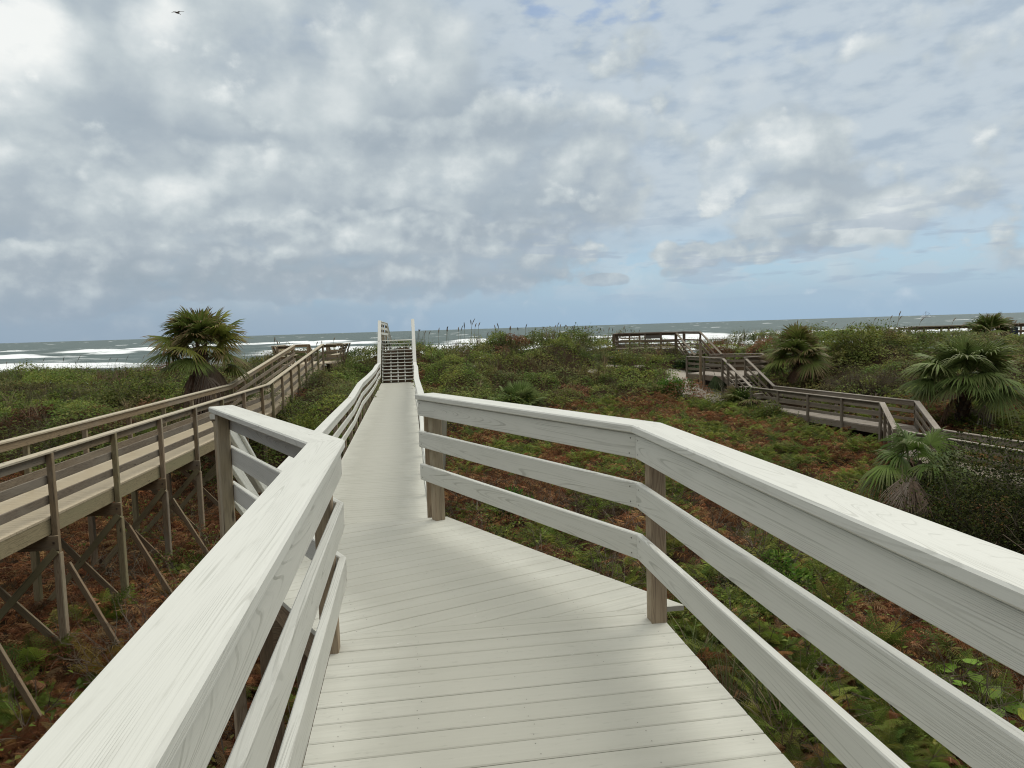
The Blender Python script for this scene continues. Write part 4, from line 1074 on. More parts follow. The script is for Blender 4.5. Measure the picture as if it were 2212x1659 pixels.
bush('dark_shrub', 'dark rounded shrub touching the left side of the yellow-green shrub under the ramp', 'shrub', px_foot(632, 880, 27.5), (1.1, 1.0, 1.35), 3200, .08, SHRUBC, lumps=9)
bush('feathery_shrub', 'bright green feathery shrub at the foot of the bare sand slope', 'shrub', px_foot(1455, 872, 38.5), (1.15, .9, 1.15), 3600, .13, BG, LEAFN, up=.9, lumps=8, twigs=4)
bush('feathery_shrub', 'bright green feathery shrub seen through the top gap of the short white rail', 'shrub', px_foot(1120, 1010, 19.), (.75, .7, .95), 3600, .10, BG, LEAFN, up=.9, lumps=7, twigs=4)
bush('leafy_shrub', 'green shrub of larger light leaves seen through the gaps of the long white rail', 'shrub', foot(5.75, 14.4), (.85, .65, .75), 1500, .135, [(.10, .18, .026), (.14, .22, .034), (.07, .13, .02)], lumps=7, twigs=4)
bush('low_shrub', 'low dark olive shrub under the long white rail, beside the light-leaved shrub', 'shrub', foot(4.9, 13.9), (1.2, 1.0, .8), 4200, .055, DK + OLIVEC, lumps=9, twigs=7)
bush('low_shrub', 'wide yellow-green low shrub in the brown bracken above the long white top rail', 'shrub', px_foot(1745, 1045, 21.5), (1.5, 1.3, .95), 6000, .075, YG + SHRUBC, lumps=13, twigs=6)
bush('low_shrub', 'small dark green mound of leaves in bracken above the corner of the white rails', 'shrub', px_foot(1640, 905, 33.5), (1.25, 1.0, .95), 2600, .09, SHRUBC, lumps=8, twigs=4)
bush('vine_covered_shrub', 'tall yellow-green vine-covered shrub on the right dune, right of the skirted palm', 'shrub', px_foot(1855, 800, 39.), (2.2, 1.5, 1.75), 6500, .12, [(.13, .14, .028), (.10, .12, .024), (.08, .09, .026)], lumps=14, twigs=5)
bush('vine_covered_shrub', 'round grey-green scrub mound on the right dune, at the end of the red-brown boardwalk', 'shrub', px_foot(1945, 760, 42.5), (2.1, 1.4, 1.2), 5000, .11, [(.085, .10, .034), (.11, .115, .038)], lumps=12, twigs=5)
bush('twiggy_shrub', 'brown twiggy half-bare scrub between the right dune and the grey boardwalk', 'shrub', px_foot(1870, 835, 34.5), (2.6, 1.2, 2.0), 2600, .08, OLIVEC + [(.06, .045, .03)], lumps=12, twigs=30)
bush('vine_covered_shrub', 'dark leafy mound on the left dune just left of the big palm', 'shrub', px_foot(268, 830, 32.), (2.3, 1.4, 1.15), 4600, .11, SHRUBC, lumps=11, twigs=6)
bush('twiggy_shrub', 'brown twiggy half-bare scrub on the left dune crest', 'shrub', px_foot(150, 830, 33.), (3.6, 1.5, 1.0), 3000, .085, OLIVEC + [(.055, .04, .03)], lumps=14, twigs=34)
bush('vine_covered_shrub', 'yellow-leaved vine mound beside the brown boardwalk rail on the left', 'shrub', px_foot(205, 905, 25.5), (1.9, 1.0, 1.0), 3600, .10, YG + SHRUBC, lumps=10, twigs=5)
bush('vine_covered_shrub', 'pale-leaved vine mound on the middle dune top beside the white stair', 'shrub', px_foot(975, 775, 45.), (1.5, 1.0, 1.35), 3000, .13, [(.08, .10, .03), (.06, .08, .022), (.12, .13, .05)], lumps=9, twigs=3)
bush('vine_covered_shrub', 'dark leafy mound crowning the middle dune below the sea oats', 'shrub', px_foot(1075, 765, 46.5), (1.7, 1.1, 1.5), 3400, .12, SHRUBC, lumps=9, twigs=3)
bush('vine_covered_shrub', 'dark green rounded scrub crown on the middle dune, nearest the grey platform', 'shrub', px_foot(1240, 765, 46.5), (1.8, 1.1, 1.45), 3400, .12, SHRUBC, lumps=9, twigs=3)
bush('flowering_shrub', 'scrub with small yellow flowers on the sand slope left of the grey platform', 'shrub', px_foot(1333, 772, 44.), (1.0, .7, .85), 1200, .10, SHRUBC + OLIVEC, lumps=7, twigs=4, flower=(70, (.62, .42, .03), .085))
bush('low_shrub', 'dark tangle of scrub under the near end of the lower white walk', 'shrub', W(14.5, 1.2, float(ground(*W(14.5, 1.2)[:2]))), (1.1, 1.3, .95), 2600, .06, DK + OLIVEC, lumps=9, twigs=26)
bush('low_shrub', 'green leafy shrub beside the landing posts under the short white rail', 'shrub', W(9.6, 1.6, float(ground(*W(9.6, 1.6)[:2]))), (.9, .9, .9), 2200, .08, GREENC, lumps=8, twigs=6)
bush('low_shrub', 'low green shrub by the foot of a brown boardwalk pile', 'shrub', px_foot(400, 1215, 15.5), (1.0, .8, .55), 2600, .07, GREENC + SHRUBC, lumps=8, twigs=3)

# --- near fern plants one can tell apart
fern_spots = [(-7.0, 9.3), (-6.6, 9.0), (-7.4, 9.9), (-6.4, 10.6), (-7.6, 10.9), (-7.6, 12.6), (-6.5, 13.4), (-5.2, 15.5), (-6.0, 17.4),
              (4.6, 9.6), (5.3, 9.3), (5.0, 10.6), (6.0, 10.4), (6.1, 11.6), (4.2, 10.6), (6.9, 9.9), (3.4, 11.6), (2.6, 12.6), (1.9, 13.8), (4.8, 12.4), (5.9, 13.0), (6.6, 15.0), (3.6, 16.2), (3.5, 9.7)]
for i, (x, y) in enumerate(fern_spots):
    a = AC(); n = 7 + i % 4; yaw = np.arange(n) * 6.283 / n + rng.random(n); P = np.tile(foot(x, y, .12), (n, 1))
    pal = GREENC + [(.10, .14, .03)] if i not in (3, 6) else [(.19, .13, .03), (.15, .10, .03)]
    a.inst(F_NEAR[i % 3], P, rots(yaw, .55 + .5 * rng.random(n), (rng.random(n) - .5) * .6), .55 + .3 * rng.random(n), pick(pal, n, .3, .1) * 1.15)
    o = a.build('fern', M['fern'])
    tag(o, 'green bracken fern plant standing up out of the brown dead bracken' if i not in (3, 6) else 'yellowing fern plant among dead brown bracken below the brown boardwalk', 'fern', 'fern plants in the hollow' if i not in (3, 6) else 'yellowing ferns in the hollow')
# big heart-leaved vines near the lower right corner
for i, (x, y) in enumerate([(6.5, 10.3), (6.6, 9.1), (5.7, 9.0)]):
    a = AC(); n = 9; P = foot(x, y, .35) + (rng.random((n, 3)) - .5) * [.8, .8, .35]
    V = np.array([[0, 0, 0], [.30, -.12, .04], [.52, .15, .06], [.40, .55, .02], [0, 1, -.08], [-.40, .55, .02], [-.52, .15, .06], [-.30, -.12, .04], [0, .45, -.03]])
    Q = np.array([[0, 1, 2, 8], [8, 2, 3, 4], [8, 4, 5, 6], [0, 8, 6, 7]])
    a.inst((V, Q), P + [0, 0, .15], rots(rng.random(n) * 6.28, (rng.random(n) - .4) * .8, (rng.random(n) - .5) * .9), .20 + .14 * rng.random(n), pick([(.15, .25, .03), (.12, .20, .028), (.22, .23, .03)], n, .2, .08))
    o = a.build('vine', M['leaf']); tag(o, ['broad heart-leaved vine below the long white rail, the one farthest from the deck', 'broad heart-leaved vine at the right edge, below the long white rail', 'broad heart-leaved vine closest to the deck edge below the long white rail'][i], 'vine', 'heart-leaved vines')
# grass clumps beside the near deck
for i, (x, y) in enumerate([(3.1, 9.6), (2.7, 10.4), (3.6, 9.0)]):
    a = AC(); n = 5; a.inst(TUFT[i], foot(x, y, 0) + (rng.random((n, 3)) - .5) * [.5, .5, 0], rots(rng.random(n) * 6.28, np.zeros(n), np.zeros(n)), 1.0 + .5 * rng.random(n), pick([(.07, .09, .03), (.13, .10, .06)], n, .3, .1))
    o = a.build('grass_clump', M['grass']); tag(o, 'tall tan and green grass clump right beside the near deck edge', 'grass', 'grass clumps by the deck')

# --- palms
def fan(ac, C, d, L, petiole, col, droop=.25, nseg=34, spread=2.0, fold=.35, r=rng, tipcol=None, wk=1., arch=1.):
    """one costapalmate leaf: a stalk from C along d, then a fan of pleated blades with bent tips"""
    d = np.asarray(d, float); d = d / np.linalg.norm(d)
    side = np.cross(d, [0, 0, 1.]); side = side / (np.linalg.norm(side) + 1e-6); nrm = np.cross(side, d)
    d0_ = d; dn_ = np.array([0, 0, -1.]) * (.25 + .75 * r.random()) * math.sqrt(max(0, 1 - d[2] * d[2])) * arch
    ro = (r.random() - .5) * .7; side, nrm = side * math.cos(ro) + nrm * math.sin(ro), nrm * math.cos(ro) - side * math.sin(ro)
    # stalk
    p0 = C; sag_ = np.array([0, 0, -.16 * petiole]); p1 = C + d * petiole * .55 + sag_ * .25; H = C + d * petiole + sag_
    w = .014
    for a, c in ((p0, p1), (p1, H)):
        ac.put([a - side * w, a + side * w, c + side * w, c - side * w], [[0, 1, 2, 3]], None, np.asarray(col) * .8)
        ac.put([a - nrm * w * .6, a + nrm * w * .6, c + nrm * w * .6, c - nrm * w * .6], [[0, 1, 2, 3]], None, np.asarray(col) * .7)
    d = d + dn_; d = d / np.linalg.norm(d); nrm = np.cross(side, d); nrm = nrm / np.linalg.norm(nrm); side = np.cross(d, nrm)
    ang = np.linspace(-spread, spread, nseg) + (r.random(nseg) - .5) * .05
    LL = L * (.62 + .38 * np.cos(ang * .55)) * (.88 + .2 * r.random(nseg))
    k = len(ang)
    dirs = np.cos(ang)[:, None] * d + np.sin(ang)[:, None] * side
    dirs = dirs - nrm * (fold * np.sin(ang * .5) ** 2)[:, None]; dirs /= np.linalg.norm(dirs, axis=1)[:, None]
    tang = -np.sin(ang)[:, None] * d + np.cos(ang)[:, None] * side
    ts = [.03, .38, .72, 1.]; wd = [.006, .5 * (2 * spread / nseg) * .40 * L * wk, (2 * spread / nseg) * .26 * L * wk, .002]
    dz = droop * (.6 + .8 * r.random(k))
    V = np.zeros((4, 3, k, 3))
    bend = (r.random(k) - .5) * .35
    for i, (t, w_) in enumerate(zip(ts, wd)):
        c = H + dirs * (LL * t)[:, None]
        c[:, 2] -= dz * LL * max(0, t - .3) ** 2 * 2.0
        c = c + tang * (bend * LL * max(0, t - .5) ** 2)[:, None]
        V[i, 0] = c - tang * w_ - nrm * w_ * .5; V[i, 1] = c + nrm * w_ * .35; V[i, 2] = c + tang * w_ - nrm * w_ * .5
    idx = np.arange(12 * k).reshape(4, 3, k)
    Q = []
    for i in range(3):
        for j in range(2): Q.append(np.stack([idx[i, j], idx[i, j + 1], idx[i + 1, j + 1], idx[i + 1, j]], -1))
    col = np.asarray(col, float); cs = np.ones((4, 3, k, 3)) * col
    cs *= (.8 + .4 * r.random((1, 1, k, 1)))
    if tipcol is not None:
        m_ = (r.random(k) < .75)
        cs[3, :, m_] = np.asarray(tipcol); cs[2, :, m_] = .55 * cs[2, :, m_] + .45 * np.asarray(tipcol) * (r.random() < .6) + .45 * cs[2, :, m_] * 0
    ac.put(V.reshape(-1, 3), np.concatenate(Q), None, cs.reshape(-1, 3))
PALMC = [(.14, .185, .04), (.19, .23, .048), (.12, .155, .034), (.27, .28, .06)]
TIPC = (.24, .135, .085); DEADP = [(.36, .27, .20), (.28, .19, .135), (.42, .335, .27), (.23, .145, .10)]
def trunk(parent, base, top, r0, r1, boots=True):
    a = AC(); base = np.asarray(base, float); top = np.asarray(top, float); n = 10; m_ = 9
    ax = top - base; L = np.linalg.norm(ax)
    for i in range(m_ + 1):
        pass
    rings = []
    for i in range(m_ + 1):
        t = i / m_; rr = (r0 + (r1 - r0) * t) * (1 + .08 * math.sin(i * 2.1)); an = np.arange(n) * 6.283 / n
        rings.append(base + ax * t + np.stack([np.cos(an) * rr, np.sin(an) * rr, 0 * an], -1))
    V = np.concatenate(rings); Q = []
    for i in range(m_):
        for j in range(n): Q.append([i * n + j, i * n + (j + 1) % n, (i + 1) * n + (j + 1) % n, (i + 1) * n + j])
    a.put(V, Q, None, tint((.10, .075, .055), len(V), .3, .08))
    if boots:
        nb_ = int(L * 34)
        for i in range(nb_):
            t = i / nb_; an = i * 2.4; rr = r0 + (r1 - r0) * t
            c = base + ax * t; o = np.array([math.cos(an), math.sin(an), 0]); s = np.array([-o[1], o[0], 0])
            p = c + o * rr * .9; q = c + o * (rr + .09) + np.array([0, 0, .20]); w0, w1 = .07, .035
            a.put([p - s * w0, p + s * w0, q + s * w1, q - s * w1, p - s * w0 + o * .05, p + s * w0 + o * .05, q + s * w1 + o * .03, q - s * w1 + o * .03], [[0, 1, 2, 3], [4, 5, 6, 7], [0, 4, 7, 3], [1, 5, 6, 2], [3, 2, 6, 7]], None, tint(DEADP[i % 4], 1, .25, .05)[0] * .55)
    return a.build('trunk', M['bark'], parent)
def palm(name, label, C, base, nlive, ndead, L, petiole, seed, skirt=(-1.25, -.75), live=(-.35, 1.45), r0=.20, r1=.16, pal=PALMC, tip=TIPC, dead_droop=.9, az=None, droop=.28, nseg=34, cat='palm', group=None, arch=.6):
    r = np.random.default_rng(seed); t = empty(name, base); tag(t, label, cat, group)
    C = np.asarray(C, float)
    if base[2] < C[2] - .35: trunk(t, base, C, r0, r1)
    a = AC()
    for i in range(nlive):
        u = (i + .5) / nlive; el = live[0] + (live[1] - live[0]) * u ** .8 + (r.random() - .5) * .2
        ph = i * 2.39996 + r.random() * .5 if az is None else az[0] + (az[1] - az[0]) * r.random()
        d = np.array([math.cos(ph) * math.cos(el), math.sin(ph) * math.cos(el), math.sin(el)])
        col = np.asarray(pal[r.integers(0, len(pal))]) * (.8 + .4 * r.random())
        fan(a, C + d * .08, d, L * (.85 + .3 * r.random()), petiole * (.6 + .65 * r.random()), col, droop * (.8 + .5 * (1 - u)), nseg, 2.0, .35, r, tip if r.random() < .85 else None, 1., arch)
    a.build('crown', M['palm'], t)
    if ndead:
        a = AC()
        for i in range(ndead):
            ph = i * 2.39996 + r.random(); el = skirt[0] + (skirt[1] - skirt[0]) * r.random()
            d = np.array([math.cos(ph) * math.cos(el), math.sin(ph) * math.cos(el), math.sin(el)])
            fan(a, C + np.array([0, 0, -.1 - .25 * r.random()]), d, L * (.7 + .3 * r.random()), petiole * (.55 + .4 * r.random()), np.asarray(DEADP[r.integers(0, 4)]) * (.75 + .5 * r.random()), dead_droop, 22, 1.3, .9, r, None, .7)
        a.build('dead_frond_skirt', M['dead'], t)
    return t
pc = at(432, 748, 26.2); palm('cabbage_palm', 'tall palm with brown-tipped fans and a dead skirt behind the brown boardwalk', pc, foot(pc[0] + .1, pc[1]), 36, 22, .95, .95, 11, live=(-.45, 1.4), arch=.3, nseg=40)
pc = at(1722, 770, 38.2); palm('cabbage_palm', 'palm with a pale hanging skirt of dead fronds behind the grey walk stairs', pc, foot(pc[0], pc[1]), 34, 22, 1.05, .95, 12, arch=.4, nseg=40, pal=[(.15, .195, .046), (.19, .23, .052), (.13, .165, .04)], skirt=(-1.3, -.8))
pc = at(2085, 818, 28.4); palm('cabbage_palm', 'widest palm with big drooping grey-green fans at the right edge', pc, foot(pc[0] - .1, pc[1]), 38, 3, 1.2, 1.2, 13, arch=.45, nseg=42, live=(-.3, 1.35), tip=(.17, .17, .07), pal=[(.15, .205, .058), (.19, .24, .072), (.125, .17, .048)], droop=.36, skirt=(-1.0, -.7))
pc = at(1985, 1003, 19.6); palm('cabbage_palm', 'small palm in front of the grey boardwalk, a bundle of dead fronds hanging below it', pc, foot(pc[0], pc[1]), 15, 9, .85, .75, 14, arch=.45, live=(-.55, 1.15), pal=[(.11, .17, .036), (.145, .21, .042), (.085, .13, .03)], tip=(.17, .16, .08), droop=.5, skirt=(-1.5, -1.2), dead_droop=.4)
for o in COL.objects:
    if o.name.startswith('dead_frond_skirt') and o.parent and o.parent.get('label', '').startswith('small palm in front'):
        bpy.data.objects.remove(o); break
a = AC(); r_ = np.random.default_rng(5)
hb = at(1966, 1036, 17.7)
for i in range(11):
    d = np.array([-.3 + .6 * r_.random(), -.25 + .3 * r_.random(), -.9])
    fan(a, hb + np.array([-.2 + .4 * r_.random(), -.15 + .3 * r_.random(), .12 * r_.random()]), d, .75 + .25 * r_.random(), .08, np.array([(.34, .27, .21), (.26, .19, .14), (.40, .33, .27)][i % 3]), .12, 20, .75, .5, r_, None, .7, 0.)
a.build('dead_frond_skirt', M['dead'], [o for o in COL.objects if o.get('label', '').startswith('small palm in front')][0])
pc = at(2138, 722, 43.8); palm('cabbage_palm', 'small dark palm standing before the red-brown boardwalk rail', pc, foot(pc[0], pc[1]), 26, 6, .95, .75, 15, live=(-.2, 1.4), pal=[(.12, .165, .042), (.15, .195, .05)])
pc = px_foot(1120, 866, 34.2, .05); palm('palmetto', 'green palmetto fans growing from the ground on the middle dune slope', pc, pc, 17, 2, .95, .85, 16, live=(.25, 1.4), pal=[(.11, .16, .045), (.14, .19, .055), (.18, .23, .08)], tip=None, r0=.1, droop=.15)
pc = px_foot(316, 885, 24.6, .05); palm('palmetto', 'green palmetto fans left of the tall palm, behind the brown boardwalk', pc, pc, 14, 0, .95, .85, 17, live=(.2, 1.35), tip=None, r0=.1, droop=.15)
pc = px_foot(372, 880, 25.8, .05); palm('palmetto', 'dark palmetto fans at the foot of the tall palm', pc, pc, 10, 0, .75, .55, 18, live=(.1, 1.2), pal=[(.025, .045, .012), (.035, .055, .015)], tip=None, r0=.1)
pc = px_foot(1603, 872, 36.6, .1); palm('palmetto', 'small palmetto with yellowed fans at the foot of the grey stairs', pc, pc, 8, 3, .95, .8, 19, live=(.15, 1.3), pal=[(.055, .09, .02), (.12, .13, .03)], tip=TIPC, r0=.1)
pc = px_foot(1490, 775, 43.9, .05); palm('palmetto', 'dark palmetto beside the upper grey stairs', pc, pc, 9, 0, .8, .6, 20, live=(.2, 1.3), pal=[(.03, .055, .015)], tip=None, r0=.1)
# palm leaf hanging under the mid platform
t = AC(); fan(t, at(1541, 800, 38.2), np.array([.2, -.3, -.9]), .9, .25, (.06, .085, .035), .3, 22, .9, .3); o = t.build('palm_frond', M['palm']); tag(o, 'single green palm frond hanging over the edge of the grey mid platform', 'palm frond')

# dark bundle hung on the far boardwalk post
m, nt, b = mat('dark_cloth'); b.inputs['Base Color'].default_value = rgb(.035, .045, .065); b.inputs['Roughness'].default_value = .8; M['cloth'] = m
hp = at(2186, 708, 46.6); t = empty('hanging_bundle', hp); tag(t, 'dark blue-grey folded bundle hanging on a post of the red-brown boardwalk', 'bundle')
for k in range(7):
    mb = MB(); x = -.32 + .11 * k; L_ = .75 + .25 * math.sin(k * 2.3)
    mb.beam(hp + [x * .7, -.14, .0], hp + [x, -.16 - .04 * math.sin(k), -L_], .10, .05, (0, 1, 0), .015); mb.build('fold', M['cloth'], t)
mb = MB(); mb.beam(hp + [-.36, -.13, .16], hp + [.30, -.13, -.03], .07, .10, (0, 1, 0), .01); mb.build('strap', M['cloth'], t)

# --- sea oats along the crests
def oat_tpl(seed):
    r = np.random.default_rng(seed); a = MB(); H = 1.0; lean = .03 + .10 * r.random()
    pts = [np.array([lean * t * t, 0, H * t]) for t in np.linspace(0, 1, 6)]
    return pts, lean, r
m, nt, b = mat('sea_oat_stem'); b.inputs['Base Color'].default_value = rgb(.24, .21, .12); b.inputs['Roughness'].default_value = .8; M['oat_stem'] = m
m, nt, b = mat('sea_oat_seed'); b.inputs['Base Color'].default_value = rgb(.15, .11, .07); b.inputs['Roughness'].default_value = .8; M['oat_seed'] = m
def make_oat(seed):
    pts, lean, r = oat_tpl(seed); mb = MB()
    for a, c in zip(pts[:-1], pts[1:]): mb.beam(a, c, .009, .009, (0, 1, 0), 0.)
    p = pts[-1]; d = np.array([lean * 2 + .05 + .22 * r.random(), 0, 1.]); d /= np.linalg.norm(d); hl = .17 + .08 * r.random()
    prof = [(0, .008), (.2, .018), (.5, .026), (.8, .018), (1., .006)]
    prev = None
    for t, w_ in prof:
        c = p + d * hl * t + np.array([.05 * t * t, 0, -.03 * t * t]); ring = [c + np.array([math.cos(q) * w_ * .5, math.sin(q) * w_, math.cos(q) * w_ * -.4]) for q in np.arange(6) * 1.0472]
        if prev is not None: mb.loft(prev, ring, .1, 1, True)
        prev = ring
    for k in range(3):
        a0 = r.random() * 6.28; L_ = .35 + .3 * r.random(); b0 = np.array([0, 0, .02]); 
        e1 = np.array([math.cos(a0) * L_ * .4, math.sin(a0) * L_ * .4, L_ * .9]); e2 = np.array([math.cos(a0) * L_, math.sin(a0) * L_, L_ * .8])
        mb.beam(b0, e1, .012, .004, (0, 0, 1) if abs(e1[2]) < .1 else (1, 0, 0), 0.); mb.beam(e1, e2, .008, .004, (0, 0, 1), 0.)
    return mb.build('sea_oat', [M['oat_stem'], M['oat_seed']], None, (0, 0, 0))
protos = [make_oat(k) for k in range(6)]
oat_px = [(909, 708, 46), (914, 706, 46), (924, 712, 47), (934, 713, 47), (957, 706, 47), (975, 700, 47), (981, 701, 47), (1002, 700, 47), (1006, 701, 47), (1017, 694, 47), (1028, 686, 47), (1032, 686, 46), (1036, 692, 47), (1044, 690, 47),
          (1058, 716, 48), (1082, 700, 48), (1091, 696, 48), (1108, 700, 48), (1112, 702, 48), (1130, 702, 47), (1144, 698, 48), (1160, 712, 48), (1175, 705, 48), (1186, 704, 48), (1198, 710, 47), (1205, 698, 48), (1211, 695, 48), (1217, 699, 47), (1224, 700, 48), (1238, 699, 48), (1244, 697, 48), (1250, 702, 47), (1258, 705, 48), (1272, 702, 48), (1280, 705, 48), (1296, 712, 48), (1304, 704, 48), (1313, 708, 48), (1322, 706, 47), (1331, 708, 48), (1340, 712, 48), (1352, 702, 48), (1360, 706, 48), (1372, 708, 47), (1385, 711, 48),
          (604, 726, 44), (612, 733, 44), (690, 735, 46), (704, 732, 46), (729, 724, 47), (738, 742, 47), (745, 742, 47), (757, 750, 46), (790, 752, 46),
          (20, 752, 39), (52, 756, 38), (88, 752, 39), (138, 746, 39), (160, 742, 38), (175, 752, 38), (228, 744, 39), (246, 748, 38), (268, 746, 39), (300, 742, 39), (330, 740, 39),
          (1552, 722, 48), (1570, 716, 47), (1592, 712, 48), (1640, 708, 48), (1652, 706, 47), (1668, 708, 48), (1692, 706, 48), (1724, 700, 48), (1748, 702, 47), (1788, 692, 47), (1800, 694, 47), (1815, 700, 47), (1838, 690, 46), (1888, 680, 46), (1926, 672, 46), (1934, 674, 46), (1946, 668, 46), (1985, 682, 46), (2055, 676, 47), (2092, 700, 47), (2165, 680, 47), (2186, 684, 47), (2198, 690, 47)]
used = set()
for i, (px, py, Y) in enumerate(oat_px):
    k = i % 6; o = protos[k] if k not in used else protos[k].copy()
    if k in used: COL.objects.link(o)
    used.add(k)
    tp = at(px, py, Y); gz_ = float(ground(tp[0], tp[1])); h = max(tp[2] - gz_, .7)
    s = h / 1.22
    o.location = (tp[0] - .2 * s, tp[1], gz_); o.scale = (min(s, 1.5), min(s, 1.5), s); o.rotation_euler = (0, 0, random.uniform(-2.2, 2.2) if px < 1500 else random.uniform(-.6, .6))
    if px > 1500: o.rotation_euler[1] = random.uniform(.1, .35)
    if px < 400: o.rotation_euler[1] = random.uniform(.15, .5); o.scale = (.7, .7, s * .8)
    tag(o, 'thin sea oat stalk with a drooping seed head standing on a dune crest', 'sea oat', 'sea oats on the dune crests')

# ================================================================ BOAT AND BIRD
m, nt, b = mat('boat_white'); b.inputs['Base Color'].default_value = rgb(.85, .87, .88); M['bw'] = m
m, nt, b = mat('boat_rust'); b.inputs['Base Color'].default_value = rgb(.12, .06, .05); M['br'] = m
m, nt, b = mat('boat_dark'); b.inputs['Base Color'].default_value = rgb(.07, .08, .09); M['bd'] = m
BY = 1650.; bp_ = at(2000, 684, BY)
BT = empty('fishing_boat', (bp_[0], BY, SEA)); tag(BT, 'small white fishing boat with a dark mast and boom on the horizon', 'boat')
B0 = np.array([bp_[0], BY, SEA])
mb = MB()
secs = [(-12.5, 1.6, 1.7), (-6, 2.9, 1.7), (2, 3.1, 1.9), (8, 2.2, 2.7), (12.5, .15, 3.6)]
prev = None
for x, hw, hz in secs:
    ring = [B0 + np.array([x, -hw, hz]), B0 + np.array([x, -hw * .7, -.8]), B0 + np.array([x, hw * .7, -.8]), B0 + np.array([x, hw, hz])]
    if prev is not None: mb.loft(prev, ring, 6.)
    prev = ring
mb.build('hull', M['bw'], BT)
mb = MB(); mb.beam(B0 + [-9, 0, 3.2], B0 + [-1.5, 0, 3.2], 3.6, 3.2, (0, 0, 1), .2); mb.beam(B0 + [-8.5, 0, 5.2], B0 + [-5, 0, 5.2], 3., 1.2, (0, 0, 1), .2); mb.build('cabin', M['bw'], BT)
mb = MB(); mb.beam(B0 + [0, 0, 1.5], B0 + [0, 0, 15.], .7, .7, (0, 1, 0), .1); mb.build('mast', M['br'], BT)
mb = MB(); mb.beam(B0 + [1, 0, 3.5], B0 + [8., 0, 10.5], .5, .5, (0, 1, 0), .1); mb.build('boom', M['bd'], BT)
mb = MB()
for p, q in (((8, 0, 10.5), (11.5, 0, 4.)), ((0, 0, 14.5), (-8, 0, 6.)), ((0, 0, 14.8), (8., 0, 10.6))): mb.beam(B0 + np.array(p), B0 + np.array(q), .22, .22, (0, 1, 0), 0.)
mb.build('rigging', M['bd'], BT)
m, nt, b = mat('bird_feather'); b.inputs['Base Color'].default_value = rgb(.13, .105, .095); b.inputs['Roughness'].default_value = .8; M['bird'] = m
bc = at(383, 27.5, 62.)
def bird():
    mb = MB(); k = 1.1
    def ring(c, rx, rz, n=8): return [np.array(c) + np.array([0, math.cos(q) * rx, math.sin(q) * rz]) for q in np.arange(n) * 6.2832 / n]
    body = [(-.36, .0, -.015, .012, .02), (-.30, 0, .0, .035, .035), (-.22, 0, .012, .045, .045), (-.1, 0, 0, .075, .07), (.05, 0, -.01, .07, .06), (.18, 0, -.03, .04, .03), (.33, 0, -.07, .05, .008)]
    prev = None
    for x, y, z, a, c in body:
        r_ = ring((x, y, z), a, c)
        if prev is not None: mb.loft(prev, r_, .1)
        prev = r_
    for s in (-1, 1):
        st_ = [(-.10, 0.05, .02, .24), (-.14, .28, .085, .21), (-.04, .55, .07, .13), (.04, .78, .06, .03)]
        prev = None
        for x, y, z, c in st_:
            r_ = [np.array([x, s * y, z]), np.array([x + c * .5, s * y, z + .018]), np.array([x + c, s * y, z]), np.array([x + c * .5, s * y, z - .008])]
            if prev is not None: mb.loft(prev, r_, .2)
            prev = r_
    o = mb.build('bird', M['bird'], None, (0, 0, 0)); o.location = [float(v) for v in bc]; o.scale = (k * .9,) * 3
    o.rotation_euler = (R(10), R(-8), R(62))
    tag(o, 'dark bird gliding with outstretched wings high at the upper left', 'bird')
bird()
#%%PART4
# ================================================================ SKY AND LIGHT
SUN_EL, SUN_AZ = R(46), R(40)                     # azimuth to the right of the view
wd = bpy.data.worlds.new('World'); SC.world = wd; wd.use_nodes = True
nt = NT(wd.node_tree); bg = nt.n['Background']; bg.inputs['Strength'].default_value = .1
sky = nt.node('ShaderNodeTexSky', sky_type='NISHITA'); sky.sun_disc = False; sky.sun_elevation = SUN_EL; sky.sun_rotation = SUN_AZ
sky.air_density = 1.1; sky.dust_density = .8; sky.ozone_density = 1.6
dirv = nt.node('ShaderNodeTexCoord').outputs['Generated']
dx, dy, dz = nt.sep(dirv)
U = nt.mul(nt.m('ARCTAN2', dx, dy), 57.2958 / 10)            # azimuth in tens of degrees
V = nt.mul(nt.m('ARCSINE', dz), 57.2958 / 10)                # elevation in tens of degrees
def uvpix(px, py):
    d = _F + _R * (px - PW / 2) / FPX - _U * (py - PH / 2) / FPX; d = d / np.linalg.norm(d)
    return math.degrees(math.atan2(d[0], d[1])) / 10, math.degrees(math.asin(d[2])) / 10
def vor(vec, scale, detail=2., rough=.5):
    n = nt.node('ShaderNodeTexVoronoi', feature='F1', voronoi_dimensions='2D', normalize=True); nt.put(n.inputs['Vector'], vec)
    n.inputs['Scale'].default_value = scale; n.inputs['Detail'].default_value = detail; n.inputs['Roughness'].default_value = rough
    return n.outputs[0]
def n2(vec, scale, detail, rough): return nt.noise(vec, scale, detail, rough, 0., '2D')
def puff(vec):
    """billowing field: rounded lumps on lumps, 0..1"""
    w_ = nt.node('ShaderNodeTexNoise', noise_dimensions='2D'); nt.put(w_.inputs['Vector'], vec); w_.inputs['Scale'].default_value = 3.; w_.inputs['Detail'].default_value = 2
    v2 = nt.vm('ADD', vec, nt.vm('MULTIPLY', nt.vm('SUBTRACT', w_.outputs[1], (.5, .5, .5)), (.22, .22, 0)))
    a = n2(vec, .95, 3., .5)
    b = nt.m('SUBTRACT', 1., vor(v2, 2.0, 2., .5))
    f = n2(vec, 5., 4., .6)
    return nt.add(nt.add(nt.mul(a, .72), nt.mul(b, .34)), nt.mul(f, .15))
P0 = nt.xyz(U, V, 0.)
Pe = nt.xyz(nt.mul(U, 1.0), nt.mul(V, 1.45), 9.)
fe = nt.sub(n2(Pe, 2.3, 6., .6), .5)
